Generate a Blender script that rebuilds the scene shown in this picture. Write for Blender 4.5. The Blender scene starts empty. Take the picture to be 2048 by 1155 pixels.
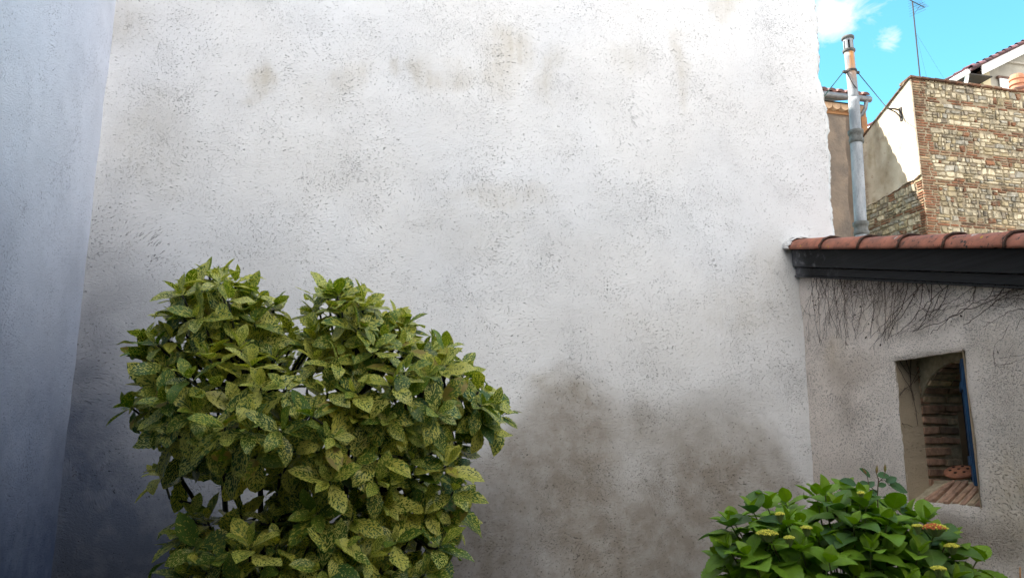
import bpy, bmesh, math, random
import numpy as np
from mathutils import Vector, Matrix

SC = bpy.context.scene
COL = SC.collection
R = math.radians
# ------------------------------------------------------------------ camera
FPX, IMW, IMH, CAMD, PITCH, YAW = 1577.0, 2048.0, 1155.0, 4.8, R(11.6), R(14.0)
CAM = (0.0, -CAMD, 1.6)
cd = bpy.data.cameras.new('camera'); cam = bpy.data.objects.new('camera', cd); COL.objects.link(cam)
cd.sensor_width = 36; cd.lens = 36 * FPX / IMW; cd.clip_start = .05; cd.clip_end = 500
cam.location = CAM; cam.rotation_euler = (R(90) + PITCH, 0, -YAW)
SC.camera = cam
# ------------------------------------------------------------------ light
SUN = Vector((-.64, .32, .72)).normalized()           # direction towards the sun
EXPOSURE = 2.3
CLOUD = 9.5
world = bpy.data.worlds.new('World'); SC.world = world; world.use_nodes = True
wn, wl = world.node_tree.nodes, world.node_tree.links
wn.clear()
wout = wn.new('ShaderNodeOutputWorld'); bg = wn.new('ShaderNodeBackground'); bg.inputs[1].default_value = .075
sky = wn.new('ShaderNodeTexSky'); sky.sky_type = 'NISHITA'; sky.sun_disc = False
sky.sun_elevation = math.asin(SUN.z); sky.sun_rotation = math.atan2(SUN.x, SUN.y)
sky.air_density = 1.0; sky.dust_density = .3; sky.ozone_density = 3.0
tc = wn.new('ShaderNodeTexCoord')
nz = wn.new('ShaderNodeTexNoise'); nz.inputs['Scale'].default_value = 3.2; nz.inputs['Detail'].default_value = 9
nz.inputs['Roughness'].default_value = .6; nz.inputs['Distortion'].default_value = .3
wl.new(tc.outputs['Generated'], nz.inputs['Vector'])
sep = wn.new('ShaderNodeSeparateXYZ'); wl.new(tc.outputs['Generated'], sep.inputs[0])
def wmath(op, a, b=None, c=None):
    m = wn.new('ShaderNodeMath'); m.operation = op
    for i, v in enumerate((a, b, c)):
        if v is None: continue
        if isinstance(v, (int, float)): m.inputs[i].default_value = v
        else: wl.new(v, m.inputs[i])
    return m.outputs[0]
# broken cloud: thick part behind camera added to light walls, thin wisps in blue
bias = wmath('MULTIPLY_ADD', sep.outputs['Y'], -.42, .0)
# a wisp low over the small ochre house
def wisp(px, py, rad, amt):
    x = (px - IMW/2)/FPX; y = -(py - IMH/2)/FPX
    cp, sp, cy, sy = math.cos(PITCH), math.sin(PITCH), math.cos(YAW), math.sin(YAW)
    d = Vector((cy*x + sy*cp - sy*sp*y, -sy*x + cy*cp - cy*sp*y, sp + cp*y)).normalized()
    vm = wn.new('ShaderNodeVectorMath'); vm.operation = 'DISTANCE'
    wl.new(tc.outputs['Generated'], vm.inputs[0]); vm.inputs[1].default_value = d
    mr = wn.new('ShaderNodeMapRange'); mr.interpolation_type = 'SMOOTHSTEP'
    wl.new(vm.outputs['Value'], mr.inputs[0]); mr.inputs[1].default_value = 0; mr.inputs[2].default_value = rad
    mr.inputs[3].default_value = amt; mr.inputs[4].default_value = 0
    return mr.outputs[0]
nz2 = wn.new('ShaderNodeTexNoise'); nz2.inputs['Scale'].default_value = 26; nz2.inputs['Detail'].default_value = 6
nz2.inputs['Roughness'].default_value = .62; nz2.inputs['Distortion'].default_value = .5
mpw = wn.new('ShaderNodeMapping'); mpw.inputs['Scale'].default_value = (1, 1, 1.8)
wl.new(tc.outputs['Generated'], mpw.inputs[0]); wl.new(mpw.outputs[0], nz2.inputs['Vector'])
w_all = wmath('ADD', wmath('ADD', wisp(1660, 20, .05, .32), wisp(1715, 22, .06, .34)), wmath('ADD', wisp(1785, 76, .022, .36), wisp(1640, 45, .04, .28)))
wfac = wn.new('ShaderNodeMapRange'); wl.new(wmath('ADD', nz2.outputs[0], w_all), wfac.inputs[0])
wfac.inputs[1].default_value = .70; wfac.inputs[2].default_value = 1.12
cf = wn.new('ShaderNodeMapRange'); wl.new(wmath('ADD', nz.outputs[0], bias), cf.inputs[0])
cf.inputs[1].default_value = .52; cf.inputs[2].default_value = .72
fac = cf.outputs[0]
mixw = wn.new('ShaderNodeMix'); mixw.data_type = 'RGBA'
mixv = wn.new('ShaderNodeMix'); mixv.data_type = 'RGBA'; wl.new(wfac.outputs[0], mixv.inputs['Factor']); tint = wn.new('ShaderNodeMix'); tint.data_type = 'RGBA'; tint.blend_type = 'MULTIPLY'; tint.inputs['Factor'].default_value = 1; wl.new(sky.outputs[0], tint.inputs[6]); tint.inputs[7].default_value = (.66, 1.25, 1.12, 1); wl.new(tint.outputs[2], mixv.inputs[6]); mixv.inputs[7].default_value = (3.4, 3.4, 3.45, 1)
wl.new(fac, mixw.inputs['Factor']); wl.new(mixv.outputs[2], mixw.inputs[6])
mixw.inputs[7].default_value = (CLOUD, CLOUD*.985, CLOUD*.97, 1)
wl.new(mixw.outputs[2], bg.inputs[0]); wl.new(bg.outputs[0], wout.inputs[0])
sd = bpy.data.lights.new('sun', 'SUN'); sd.energy = 4.2; sd.angle = R(.53); sd.color = (1, .95, .86)
sun = bpy.data.objects.new('sun', sd); COL.objects.link(sun); sun.location = (0, 0, 30)
sun.rotation_euler = SUN.to_track_quat('Z', 'Y').to_euler()
SC.view_settings.view_transform = 'Standard'; SC.view_settings.look = 'None'
SC.view_settings.exposure = EXPOSURE; SC.view_settings.gamma = 1
# ------------------------------------------------------------------ helpers
def at(px, py, ax, v):
    """the point of the plane (axis ax = v) that the photograph shows at px, py"""
    x = (px - IMW/2)/FPX; y = -(py - IMH/2)/FPX
    cp, sp, cy, sy = math.cos(PITCH), math.sin(PITCH), math.cos(YAW), math.sin(YAW)
    r = (cy*x + sy*cp - sy*sp*y, -sy*x + cy*cp - cy*sp*y, sp + cp*y)
    t = (v - CAM[ax]) / r[ax]
    return Vector([CAM[i] + t*r[i] for i in range(3)])
def tag(o, label=None, cat=None, group=None, kind=None):
    for k, v in (('label', label), ('category', cat), ('group', group), ('kind', kind)):
        if v: o[k] = v
    return o
def empty(name, loc, label, cat, group=None):
    o = bpy.data.objects.new(name, None); COL.objects.link(o); o.location = loc; o.empty_display_size = .1
    bpy.context.view_layer.update()
    return tag(o, label, cat, group)
def link(name, me, mats, parent=None, smooth=False):
    o = bpy.data.objects.new(name, me); COL.objects.link(o)
    for m in (mats if isinstance(mats, (list, tuple)) else [mats]): me.materials.append(m)
    if smooth: me.polygons.foreach_set('use_smooth', [True]*len(me.polygons))
    if parent is not None:
        o.parent = parent
        p, off = parent, Vector()
        while p is not None: off += p.location; p = p.parent
        me.transform(Matrix.Translation(-off))
    return o
class MB:
    """collects world-space geometry for one mesh"""
    def __init__(s): s.v = []; s.f = []; s.m = []; s.c = []
    def face(s, pts, mi=0, col=None):
        b = len(s.v); s.v += [tuple(p) for p in pts]; s.f.append(tuple(range(b, b+len(pts)))); s.m.append(mi); s.c.append(col)
    def hexa(s, p, mi=0, col=None):
        b = len(s.v); s.v += [tuple(q) for q in p]
        for f in ((0,3,2,1),(4,5,6,7),(0,1,5,4),(1,2,6,5),(2,3,7,6),(3,0,4,7)):
            s.f.append(tuple(b+i for i in f)); s.m.append(mi); s.c.append(col)
    def box(s, a, b, mi=0, col=None):
        (x0,y0,z0),(x1,y1,z1) = a, b
        s.hexa([(x0,y0,z0),(x1,y0,z0),(x1,y1,z0),(x0,y1,z0),(x0,y0,z1),(x1,y0,z1),(x1,y1,z1),(x0,y1,z1)], mi, col)
    def tube(s, pts, rad, n=6, mi=0, cap=True, col=None):
        pts = [Vector(p) for p in pts]; L = len(pts)
        if isinstance(rad, (int, float)): rad = [rad]*L
        b = len(s.v); ref = Vector((.31,.53,.79))
        for i, p in enumerate(pts):
            t = (pts[min(i+1, L-1)] - pts[max(i-1, 0)]).normalized()
            u = t.cross(ref)
            if u.length < .05: u = t.cross(Vector((1,0,0)))
            u.normalize(); w = t.cross(u)
            for k in range(n):
                a = 2*math.pi*k/n; q = p + (u*math.cos(a) + w*math.sin(a))*rad[i]; s.v.append(tuple(q))
        for i in range(L-1):
            for k in range(n):
                k2 = (k+1) % n
                s.f.append((b+i*n+k, b+i*n+k2, b+(i+1)*n+k2, b+(i+1)*n+k)); s.m.append(mi); s.c.append(col)
        if cap:
            s.f.append(tuple(b+k for k in range(n))[::-1]); s.m.append(mi); s.c.append(col)
            s.f.append(tuple(b+(L-1)*n+k for k in range(n))); s.m.append(mi); s.c.append(col)
    def lathe(s, c, prof, n=20, mi=0, axis=None, col=None):
        """prof: (radius, height) pairs about the axis through c"""
        M = Matrix.Identity(3) if axis is None else Vector((0,0,1)).rotation_difference(Vector(axis)).to_matrix()
        b = len(s.v); c = Vector(c)
        for (r, h) in prof:
            for k in range(n):
                a = 2*math.pi*k/n; s.v.append(tuple(c + M @ Vector((r*math.cos(a), r*math.sin(a), h))))
        for i in range(len(prof)-1):
            for k in range(n):
                k2 = (k+1) % n
                s.f.append((b+i*n+k, b+i*n+k2, b+(i+1)*n+k2, b+(i+1)*n+k)); s.m.append(mi); s.c.append(col)
    def mesh(s, name):
        me = bpy.data.meshes.new(name); me.from_pydata(s.v, [], s.f)
        me.polygons.foreach_set('material_index', s.m)
        if any(c is not None for c in s.c):
            at_ = me.color_attributes.new('tint', 'FLOAT_COLOR', 'CORNER')
            buf = []
            for f, c in zip(s.f, s.c):
                c = c or (1,1,1); buf += [c[0], c[1], c[2], 1.0]*len(f)
            at_.data.foreach_set('color', buf)
        me.update(); return me
    def build(s, name, mats, parent=None, smooth=False, bevel=0, recalc=True):
        me = s.mesh(name)
        if recalc:
            bm = bmesh.new(); bm.from_mesh(me); bmesh.ops.recalc_face_normals(bm, faces=bm.faces); bm.to_mesh(me); bm.free()
        o = link(name, me, mats, parent, smooth)
        if bevel:
            b = o.modifiers.new('bevel', 'BEVEL'); b.width = bevel; b.segments = 2; b.limit_method = 'ANGLE'
        return o
def hashn(ix, iy, seed):
    h = (ix.astype(np.int64)*374761393 + iy.astype(np.int64)*668265263 + seed*974711) & 0x7fffffff
    h = ((h ^ (h >> 13))*1274126177) & 0x7fffffff
    return ((h ^ (h >> 16)) & 0xffff)/65535.0
def vnoise(x, y, seed=0):
    x = np.asarray(x, float); y = np.asarray(y, float)
    ix, iy = np.floor(x), np.floor(y); fx, fy = x-ix, y-iy
    fx = fx*fx*(3-2*fx); fy = fy*fy*(3-2*fy)
    a, b, c, d = hashn(ix,iy,seed), hashn(ix+1,iy,seed), hashn(ix,iy+1,seed), hashn(ix+1,iy+1,seed)
    return (a*(1-fx)+b*fx)*(1-fy) + (c*(1-fx)+d*fx)*fy
def fbm(x, y, seed=0, o=4):
    s, a, t = 0, .5, 0
    for i in range(o):
        s = s + a*vnoise(np.asarray(x)*2**i, np.asarray(y)*2**i, seed+i*17); t += a; a *= .5
    return s/t
def sst(a, b, x): t = np.clip((x-a)/(b-a), 0, 1); return t*t*(3-2*t)

# ------------------------------------------------------------------ materials
class NT:
    def __init__(s, name):
        s.mat = bpy.data.materials.new(name); s.mat.use_nodes = True
        s.n, s.l = s.mat.node_tree.nodes, s.mat.node_tree.links
        s.b = s.n['Principled BSDF']; s.out = s.n['Material Output']
    def put(s, sock, v):
        if v is None: return
        if hasattr(v, 'is_output') or isinstance(v, bpy.types.NodeSocket): s.l.new(v, sock)
        else:
            if isinstance(v, tuple) and len(v) == 3 and sock.type == 'RGBA': v = v + (1,)
            sock.default_value = v
    def coord(s, kind='Object'): return s.n.new('ShaderNodeTexCoord').outputs[kind]
    def mapp(s, v, scale=(1,1,1), rot=(0,0,0), loc=(0,0,0)):
        m = s.n.new('ShaderNodeMapping'); s.put(m.inputs[0], v); m.inputs['Scale'].default_value = scale
        m.inputs['Rotation'].default_value = rot; m.inputs['Location'].default_value = loc; return m.outputs[0]
    def noise(s, v, scale, detail=3, rough=.5, dist=0, col=False):
        m = s.n.new('ShaderNodeTexNoise'); s.put(m.inputs['Vector'], v); m.inputs['Scale'].default_value = scale
        m.inputs['Detail'].default_value = detail; m.inputs['Roughness'].default_value = rough; m.inputs['Distortion'].default_value = dist
        return m.outputs[1 if col else 0]
    def vor(s, v, scale, feat='F1', out='Distance', rnd=1):
        m = s.n.new('ShaderNodeTexVoronoi'); m.feature = feat; s.put(m.inputs['Vector'], v); m.inputs['Scale'].default_value = scale
        m.inputs['Randomness'].default_value = rnd
        return m.outputs[out]
    def math(s, op, a, b=None, c=None, clamp=False):
        m = s.n.new('ShaderNodeMath'); m.operation = op; m.use_clamp = clamp
        for i, v in enumerate((a, b, c)): s.put(m.inputs[i], v)
        return m.outputs[0]
    def vmath(s, op, a, b=None):
        m = s.n.new('ShaderNodeVectorMath'); m.operation = op; s.put(m.inputs[0], a); s.put(m.inputs[1], b); return m.outputs[0]
    def ramp(s, v, a, b, lo=0., hi=1., smooth=True):
        m = s.n.new('ShaderNodeMapRange'); s.put(m.inputs[0], v)
        if smooth: m.interpolation_type = 'SMOOTHSTEP'
        for i, q in enumerate((a, b, lo, hi)): m.inputs[i+1].default_value = q
        return m.outputs[0]
    def mix(s, f, a, b, mode='MIX'):
        m = s.n.new('ShaderNodeMix'); m.data_type = 'RGBA'; m.blend_type = mode
        s.put(m.inputs['Factor'], f); s.put(m.inputs[6], a); s.put(m.inputs[7], b); return m.outputs[2]
    def attr(s, name, out='Color'):
        m = s.n.new('ShaderNodeAttribute'); m.attribute_name = name; return m.outputs[out]
    def sepx(s, v):
        m = s.n.new('ShaderNodeSeparateXYZ'); s.put(m.inputs[0], v); return m.outputs
    def comb(s, x, y, z):
        m = s.n.new('ShaderNodeCombineXYZ')
        for i, q in enumerate((x, y, z)): s.put(m.inputs[i], q)
        return m.outputs[0]
    def bump(s, h, strength=1., dist=.01, normal=None):
        m = s.n.new('ShaderNodeBump'); s.put(m.inputs['Height'], h); m.inputs['Strength'].default_value = strength
        m.inputs['Distance'].default_value = dist; s.put(m.inputs['Normal'], normal); return m.outputs[0]
    def fin(s, col=None, rough=.8, normal=None, metal=0, spec=.3):
        s.put(s.b.inputs['Base Color'], col); s.put(s.b.inputs['Roughness'], rough); s.put(s.b.inputs['Normal'], normal)
        s.b.inputs['Metallic'].default_value = metal; s.b.inputs['Specular IOR Level'].default_value = spec
        return s.mat

def plaster(name, base, seed=0, vert=2, pit=1., pitcol=.5, coarse=1., mott=.10, arcs=0., thr=0., relief=1.):
    """troweled roughcast: flat floated face, short dragged pits, cloudy tone.  'stain' rgb: brown stain, damp, bare edge"""
    t = NT(name); P = t.coord(); P = t.vmath('ADD', P, (seed*3.1, seed*1.7, seed*2.3))
    warp = t.noise(P, 1.3, 2, .5, 0, True)
    warp = t.vmath('SUBTRACT', warp, (.5,.5,.5)); w = t.n.new('ShaderNodeVectorMath'); w.operation = 'SCALE'
    t.put(w.inputs[0], warp); w.inputs['Scale'].default_value = .55
    Q = t.vmath('ADD', P, w.outputs[0])
    pits_n = t.noise(t.mapp(Q, (112*coarse, 112*coarse, 215*coarse)), 1, 2, .5)
    dens = t.noise(P, 2.6, 4, .7)
    pits = t.ramp(t.math('MULTIPLY_ADD', dens, .36, pits_n), .825-thr, .87-thr)
    holes = t.ramp(t.vor(t.mapp(Q, (30, 30, 45)), 1), .10, .17, 1, 0)
    holes = t.math('MULTIPLY', holes, t.ramp(t.noise(P, 9, 2), .5, .62))
    allp = t.math('MAXIMUM', pits, holes)
    fine = t.noise(t.mapp(Q, (1,1,1.3)), 230*coarse, 2, .6)
    grit = t.noise(t.mapp(Q, (1,1,1.5)), 62*coarse, 4, .7)
    tone = t.noise(P, 1.1, 4, .6); tone2 = t.noise(P, 5.5, 4, .6)
    m = t.math('ADD', t.ramp(tone, .3, .7, 1-mott*.7, 1+mott*.2), t.ramp(tone2, .3, .7, -mott*.22, mott*.12))
    col = t.mix(1, base, t.comb(m, m, m), 'MULTIPLY')
    cool = t.ramp(t.noise(P, .8, 2), .45, .65)
    col = t.mix(t.math('MULTIPLY', cool, .35), col, t.mix(1, col, (.95, .985, 1.04), 'MULTIPLY'))
    S = t.sepx(t.attr('stain'))
    br = t.noise(P, 7, 4, .65)
    runs = t.noise(t.mapp(P, (26, 26, 2.2)), 1, 3, .6)
    brown = t.math('MULTIPLY', S[0], t.math('MULTIPLY', t.ramp(br, .25, .7, .6, 1.2), t.ramp(runs, .3, .7, .75, 1.2)), None, True)
    col = t.mix(brown, col, t.mix(1, col, (.66, .60, .49), 'MULTIPLY'))
    damp = t.math('MULTIPLY', S[1], t.ramp(br, .3, .7, .8, 1.1), None, True)
    col = t.mix(damp, col, t.mix(1, col, (.42, .372, .315), 'MULTIPLY'))
    edge = t.math('MULTIPLY', S[2], t.ramp(t.noise(P, 45, 3), .42, .56), None, True)
    col = t.mix(edge, col, (.26, .17, .12))
    shd = t.math('MULTIPLY', t.attr('grime', 'Fac'), t.ramp(br, .3, .7, .95, 1.04), None, True)
    col = t.mix(shd, col, t.mix(1, col, (.12,.145,.21), 'MULTIPLY'))  # painted shade: cool dark tint multiplied into the plaster colour
    pc = t.math('MULTIPLY', allp, pitcol)
    col = t.mix(pc, col, t.mix(1, col, (.30, .29, .29), 'MULTIPLY'))
    scr = t.ramp(t.noise(t.mapp(P, (9, 9, 3), (0, .6, 0)), 1.5, 3, .7), .68, .74)
    col = t.mix(t.math('MULTIPLY', scr, .35), col, t.mix(1, col, (1.15, 1.15, 1.16), 'MULTIPLY'))
    h = t.math('MULTIPLY_ADD', allp, -pit, t.math('MULTIPLY', grit, .9))
    h = t.math('MULTIPLY_ADD', fine, .16, h)
    if arcs:
        wv = t.n.new('ShaderNodeTexWave'); wv.wave_type = 'BANDS'; wv.bands_direction = 'Z'
        t.put(wv.inputs['Vector'], t.vmath('ADD', P, t.vmath('MULTIPLY', t.noise(P, 2.4, 1, .5, 0, True), (.9,.9,.9))))
        wv.inputs['Scale'].default_value = 19; wv.inputs['Distortion'].default_value = 3; wv.inputs['Detail'].default_value = 2
        msk = t.math('MULTIPLY', t.ramp(t.noise(P, 2.2, 2), .45, .6), t.ramp(t.sepx(t.coord())[2], 2.3, 1.5, 0.15, 1))
        h = t.math('MULTIPLY_ADD', t.math('MULTIPLY', wv.outputs[1], msk), arcs, h)
    big = t.noise(P, 2.1, 3, .55)
    n1 = t.bump(big, .5*relief, .05)
    n = t.bump(h, 1., .0095*relief, n1)
    return t.fin(col, .88, n, spec=.2)
def simple(name, c1, c2=None, scale=8., rough=.7, bump=.4, bdist=.004, metal=0, spec=.3, tint=False, detail=5):
    t = NT(name); P = t.coord()
    n = t.noise(P, scale, detail, .6); f = t.ramp(n, .3, .7)
    col = t.mix(f, c1, c2 or tuple(x*.6 for x in c1))
    if tint: col = t.mix(1, col, t.attr('tint'), 'MULTIPLY')
    nb = t.noise(P, scale*6, 4, .6)
    return t.fin(col, rough, t.bump(nb, bump, bdist), metal, spec)
# ------------------------------------------------------------------ walls
XL, XR, XA = -1.293, 3.66, 3.304
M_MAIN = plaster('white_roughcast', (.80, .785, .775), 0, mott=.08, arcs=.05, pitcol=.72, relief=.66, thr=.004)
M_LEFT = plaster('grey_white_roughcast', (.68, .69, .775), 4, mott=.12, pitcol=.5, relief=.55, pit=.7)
M_ANNEX = plaster('old_annex_roughcast', (.82,.72,.64), 9, mott=.16, coarse=.95, pit=1.3, pitcol=.6, thr=.07)
# ground
g = MB(); g.face([(-60,-60,0),(60,-60,0),(60,60,0),(-60,60,0)])
tag(g.build('ground', simple('pale_gravel', (.40,.37,.32), (.28,.25,.21), 3., .95, .8, .03)), kind='structure')

def set_painted_shade(me, arr):
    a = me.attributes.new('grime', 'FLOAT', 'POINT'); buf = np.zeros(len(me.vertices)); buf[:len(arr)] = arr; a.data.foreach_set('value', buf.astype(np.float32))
def set_stain(me, arr):
    a = me.color_attributes.new('stain', 'FLOAT_COLOR', 'POINT')
    buf = np.ones((len(me.vertices), 4)); buf[:, :3] = 0; buf[:len(arr), :3] = arr
    a.data.foreach_set('color', buf.ravel())
def gridmesh(U, V, fn):
    """U x V vertex grid through fn(u, v) -> xyz arrays"""
    uu, vv = np.meshgrid(U, V); xyz = np.stack(fn(uu, vv), -1).reshape(-1, 3)
    nu, nv = len(U), len(V); i = np.arange(nu-1)[None, :] + np.arange(nv-1)[:, None]*nu
    f = np.stack([i, i+1, i+1+nu, i+nu], -1).reshape(-1, 4)
    return xyz, f
# right-hand edge of the main wall, photo outline put on the wall's own plane
edge_px = [(1640,0),(1642,60),(1645,100),(1648,150),(1652,172),(1658,192),(1663,215),(1666,240),(1668,290),(1670,345),(1673,400),(1677,440),(1682,470)]
ez = [at(x, y, 1, 0) for x, y in edge_px]
ezz = np.array([p.z for p in ez][::-1]); ezx = np.array([p.x for p in ez][::-1])
def edge_x(z):
    e = np.interp(z, ezz, ezx, left=3.68, right=3.66)
    return e + (fbm(z*7, z*0+3, 5, 3)-.5)*.03 + (fbm(z*28, z*0+9, 8, 2)-.5)*.018
def wall_main():
    U = np.concatenate([np.linspace(0, .985, 190), [.990, .994, .997, 1.0]]); V = np.concatenate([[0, .3, .6], np.linspace(.8, 5.3, 330), [6, 8, 10, 13]])
    def fn(u, v):
        ex = edge_x(v); x = XL + u*(ex-XL)
        cs = sst(XL, XL+.5, x)
        y = (fbm(x*.9+7, v*.9, 3, 3)-.5)*-.035*cs + (fbm(x*4, v*4, 13, 3)-.5)*-.008
        y = y + sst(.985, 1, u)**2*.05
        # hand-made joint in the inner corner
        y = y - .008*np.exp(-((x-XL)/.022)**2)*(fbm(v*7, v*0, 21, 3)*1.3)*sst(4.0, 3.6, v)
        return x, y, v
    xyz, f = gridmesh(U, V, fn)
    n = len(xyz)
    ex = edge_x(xyz[:, 2])
    x, z = xyz[:, 0], xyz[:, 2]
    st = np.zeros((n, 3))
    wx = x + (fbm(x*3, z*3, 31, 5)-.5)*.34; wz = z + (fbm(x*3+9, z*3, 37, 5)-.5)*.34
    def blob(px, py, rx, ry, amt, ch=0, soft=1.0):
        c = at(px, py, 1, 0); s = 1/295.
        d = np.sqrt(((wx-c.x)/(rx*s))**2 + ((wz-c.z)/(ry*s))**2)
        st[:, ch] = np.maximum(st[:, ch], amt*(1-sst(.2, 1+.4*soft, d)))
    for b in [(525,170,24,34,.75),(525,205,14,26,.4),(690,150,26,32,.3),(772,155,18,28,.45),(850,145,42,34,.42),(925,148,38,26,.38),(1010,120,52,78,.5),(1018,165,26,40,.3),
              (1092,170,28,60,.38),(1350,130,24,60,.42),(1352,185,14,40,.3),(1250,108,50,36,.2),(1445,18,50,40,.5),(1000,400,110,24,.28),(1060,395,30,20,.25),
              (930,460,200,60,.14),(640,190,60,60,.14),(1350,90,20,40,.25),(640,330,200,80,.10),(250,30,40,60,.35),(300,300,70,120,.22),
              (1500,640,160,70,.28),(1560,560,60,90,.25),(1330,680,140,60,.14)]: blob(*b)
    # damp climbing the wall: its upper rim read from the photograph
    rim = [at(px, py, 1, 0) for px, py in ((860,960),(930,905),(1000,862),(1060,800),(1110,752),(1160,738),(1205,752),(1245,785),(1300,800),(1350,795),(1400,775),(1450,765),(1500,778),(1550,850),(1620,960),(1700,1000))]
    rz_ = np.interp(x, [p.x for p in rim], [p.z for p in rim], left=.9)
    nb = (fbm(x*2.2, z*2.2, 43, 5)-.5)
    dd = z - rz_ + nb*.34
    d1 = (1-sst(-.20, .14, dd))*(.60+.34*sst(.1, -.6, dd)) ; d1 *= (.72+.55*fbm(x*3.1, z*2.2, 47, 5))
    tide = np.exp(-((dd-.015)/.022)**2)*.13*sst(.4, .62, fbm(x*3, z*3, 49, 3)); st[:, 1] = np.clip(d1+tide, 0, 1)
    blob(1120,770,45,26,.35,0); blob(1180,860,110,110,.6,1); blob(1440,850,120,70,.55,1)
    pale = at(1265, 935, 1, 0); st[:, 1] *= 1-.35*np.exp(-(((x-pale.x)/.16)**2+((z-pale.z)/.2)**2))
    st[:, 1] *= sst(3.45, 3.1, x+nb*.3)*.9+.1
    # lower-left and corner shade painted into the colour, plus damp along the foot
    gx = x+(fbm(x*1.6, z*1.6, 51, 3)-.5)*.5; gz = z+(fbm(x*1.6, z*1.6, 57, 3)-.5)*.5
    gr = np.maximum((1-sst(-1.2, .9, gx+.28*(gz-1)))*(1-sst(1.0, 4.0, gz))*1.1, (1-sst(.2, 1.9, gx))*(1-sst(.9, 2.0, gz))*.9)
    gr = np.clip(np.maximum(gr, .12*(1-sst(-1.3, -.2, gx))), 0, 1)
    foot = (1-sst(.7, 1.75+.5*(fbm(x*1.7, z*0, 41, 3)-.5), z))*.75
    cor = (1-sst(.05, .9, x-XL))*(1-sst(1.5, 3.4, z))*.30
    left = (1-sst(1.5, 2.6, x+ (fbm(x*2,z*2,51,3)-.5)*.8))*(1-sst(1.3, 2.9, z + (fbm(x*2,z*2,57,3)-.5)*.8))*.85
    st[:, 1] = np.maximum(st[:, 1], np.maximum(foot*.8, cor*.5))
    st[:, 2] = sst(.035, .0, ex-x)*sst(.2, .0, 0*x)
    st[:, 2] = np.where(ex-x < .028, 1-(ex-x)/.028, 0)
    me = bpy.data.meshes.new('house_wall')
    # body of the house behind the face
    v = [tuple(p) for p in xyz]; fs = [tuple(q) for q in f]
    b = len(v)
    v += [(XL-3, .06, 0), (3.60, .06, 0), (3.60, 9.5, 0), (XL-3, 9.5, 0), (XL-3, .06, 13), (3.60, .06, 13), (3.60, 9.5, 13), (XL-3, 9.5, 13)]
    for q in ((0,3,2,1),(4,5,6,7),(0,1,5,4),(1,2,6,5),(2,3,7,6),(3,0,4,7)): fs.append(tuple(b+i for i in q))
    me.from_pydata(v, [], fs); set_stain(me, st); set_painted_shade(me, gr)
    o = link('house_wall', me, M_MAIN, None, True)
    tag(o, 'tall white roughcast wall with brown runs near its top and dark damp foot, filling the middle', 'wall')
wall_main()
def wall_left():
    U = np.linspace(0, 8, 260); V = np.concatenate([[0, .4], np.linspace(.7, 4.6, 150), [6, 8]])
    def fn(u, v):
        x = XL + ((fbm(u*.9, v*.9, 61, 3)-.5)*.03 + (fbm(u*4, v*4, 63, 3)-.5)*.008)*sst(0, .5, u) + .012*np.exp(-(u/.03)**2)*fbm(v*5, v*0, 66, 3)
        return x, -u, v
    xyz, f = gridmesh(U, V, fn); y, z = xyz[:, 1], xyz[:, 2]
    st = np.zeros((len(xyz), 3))
    gz = z+(fbm(y*1.6, z*1.6, 71, 3)-.5)*.5; gr = (1-sst(.6, 3.6, gz))*1.05  # shade deepening towards the foot, painted into the wall colour
    me = bpy.data.meshes.new('house_wall'); v = [tuple(p) for p in xyz]; fs = [tuple(q) for q in f]; b = len(v)
    v += [(XL-3, -8, 0), (XL-.05, -8, 0), (XL-.05, .05, 0), (XL-3, .05, 0), (XL-3, -8, 8), (XL-.05, -8, 8), (XL-.05, .05, 8), (XL-3, .05, 8)]
    for q in ((0,3,2,1),(4,5,6,7),(0,1,5,4),(1,2,6,5),(2,3,7,6),(3,0,4,7)): fs.append(tuple(b+i for i in q))
    me.from_pydata(v, [], fs); set_stain(me, st); set_painted_shade(me, gr)
    tag(link('house_wall', me, M_LEFT, None, True), 'smooth bluish grey rendered wall running down the left side to the corner', 'wall')
wall_left()
# unseen house blocks added behind the viewer to shade the courtyard
h = MB(); h.box((-4.3,-11.5,0), (1.5,-7.2,4.0)); h.box((1.5,-11.5,0), (9,-9.3,3.4))
hm = simple('courtyard_render', (.30,.27,.24), (.22,.20,.18), 2., .9)
tag(h.build('courtyard_house', hm), 'grey rendered house closing the courtyard behind the viewer', 'house')
h = MB(); h.box((3.35,-12,0), (9,-3.6,5.2)); tag(h.build('courtyard_house', hm), 'taller rendered house standing on the right just behind the viewer', 'house')
po = MB(); po.hexa([(-1.26,-7.15,3.45),(.5,-7.15,3.45),(.5,-3.3,3.30),(-1.26,-3.3,3.30),(-1.26,-7.15,3.62),(.5,-7.15,3.62),(.5,-3.3,3.42),(-1.26,-3.3,3.42)])
pr = empty('porch', (.4, -7, 0), 'timber porch roof reaching out over the viewer', 'porch')  # unseen roof added to cut sky light on the lower left
po.build('roof', simple('porch_boards', (.12,.09,.06), None, 6., .8), pr)
pp = MB(); pp.box((.38,-5.6,0), (.48,-5.5,3.31)); pp.build('post', bpy.data.materials['porch_boards'], pr)
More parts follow.
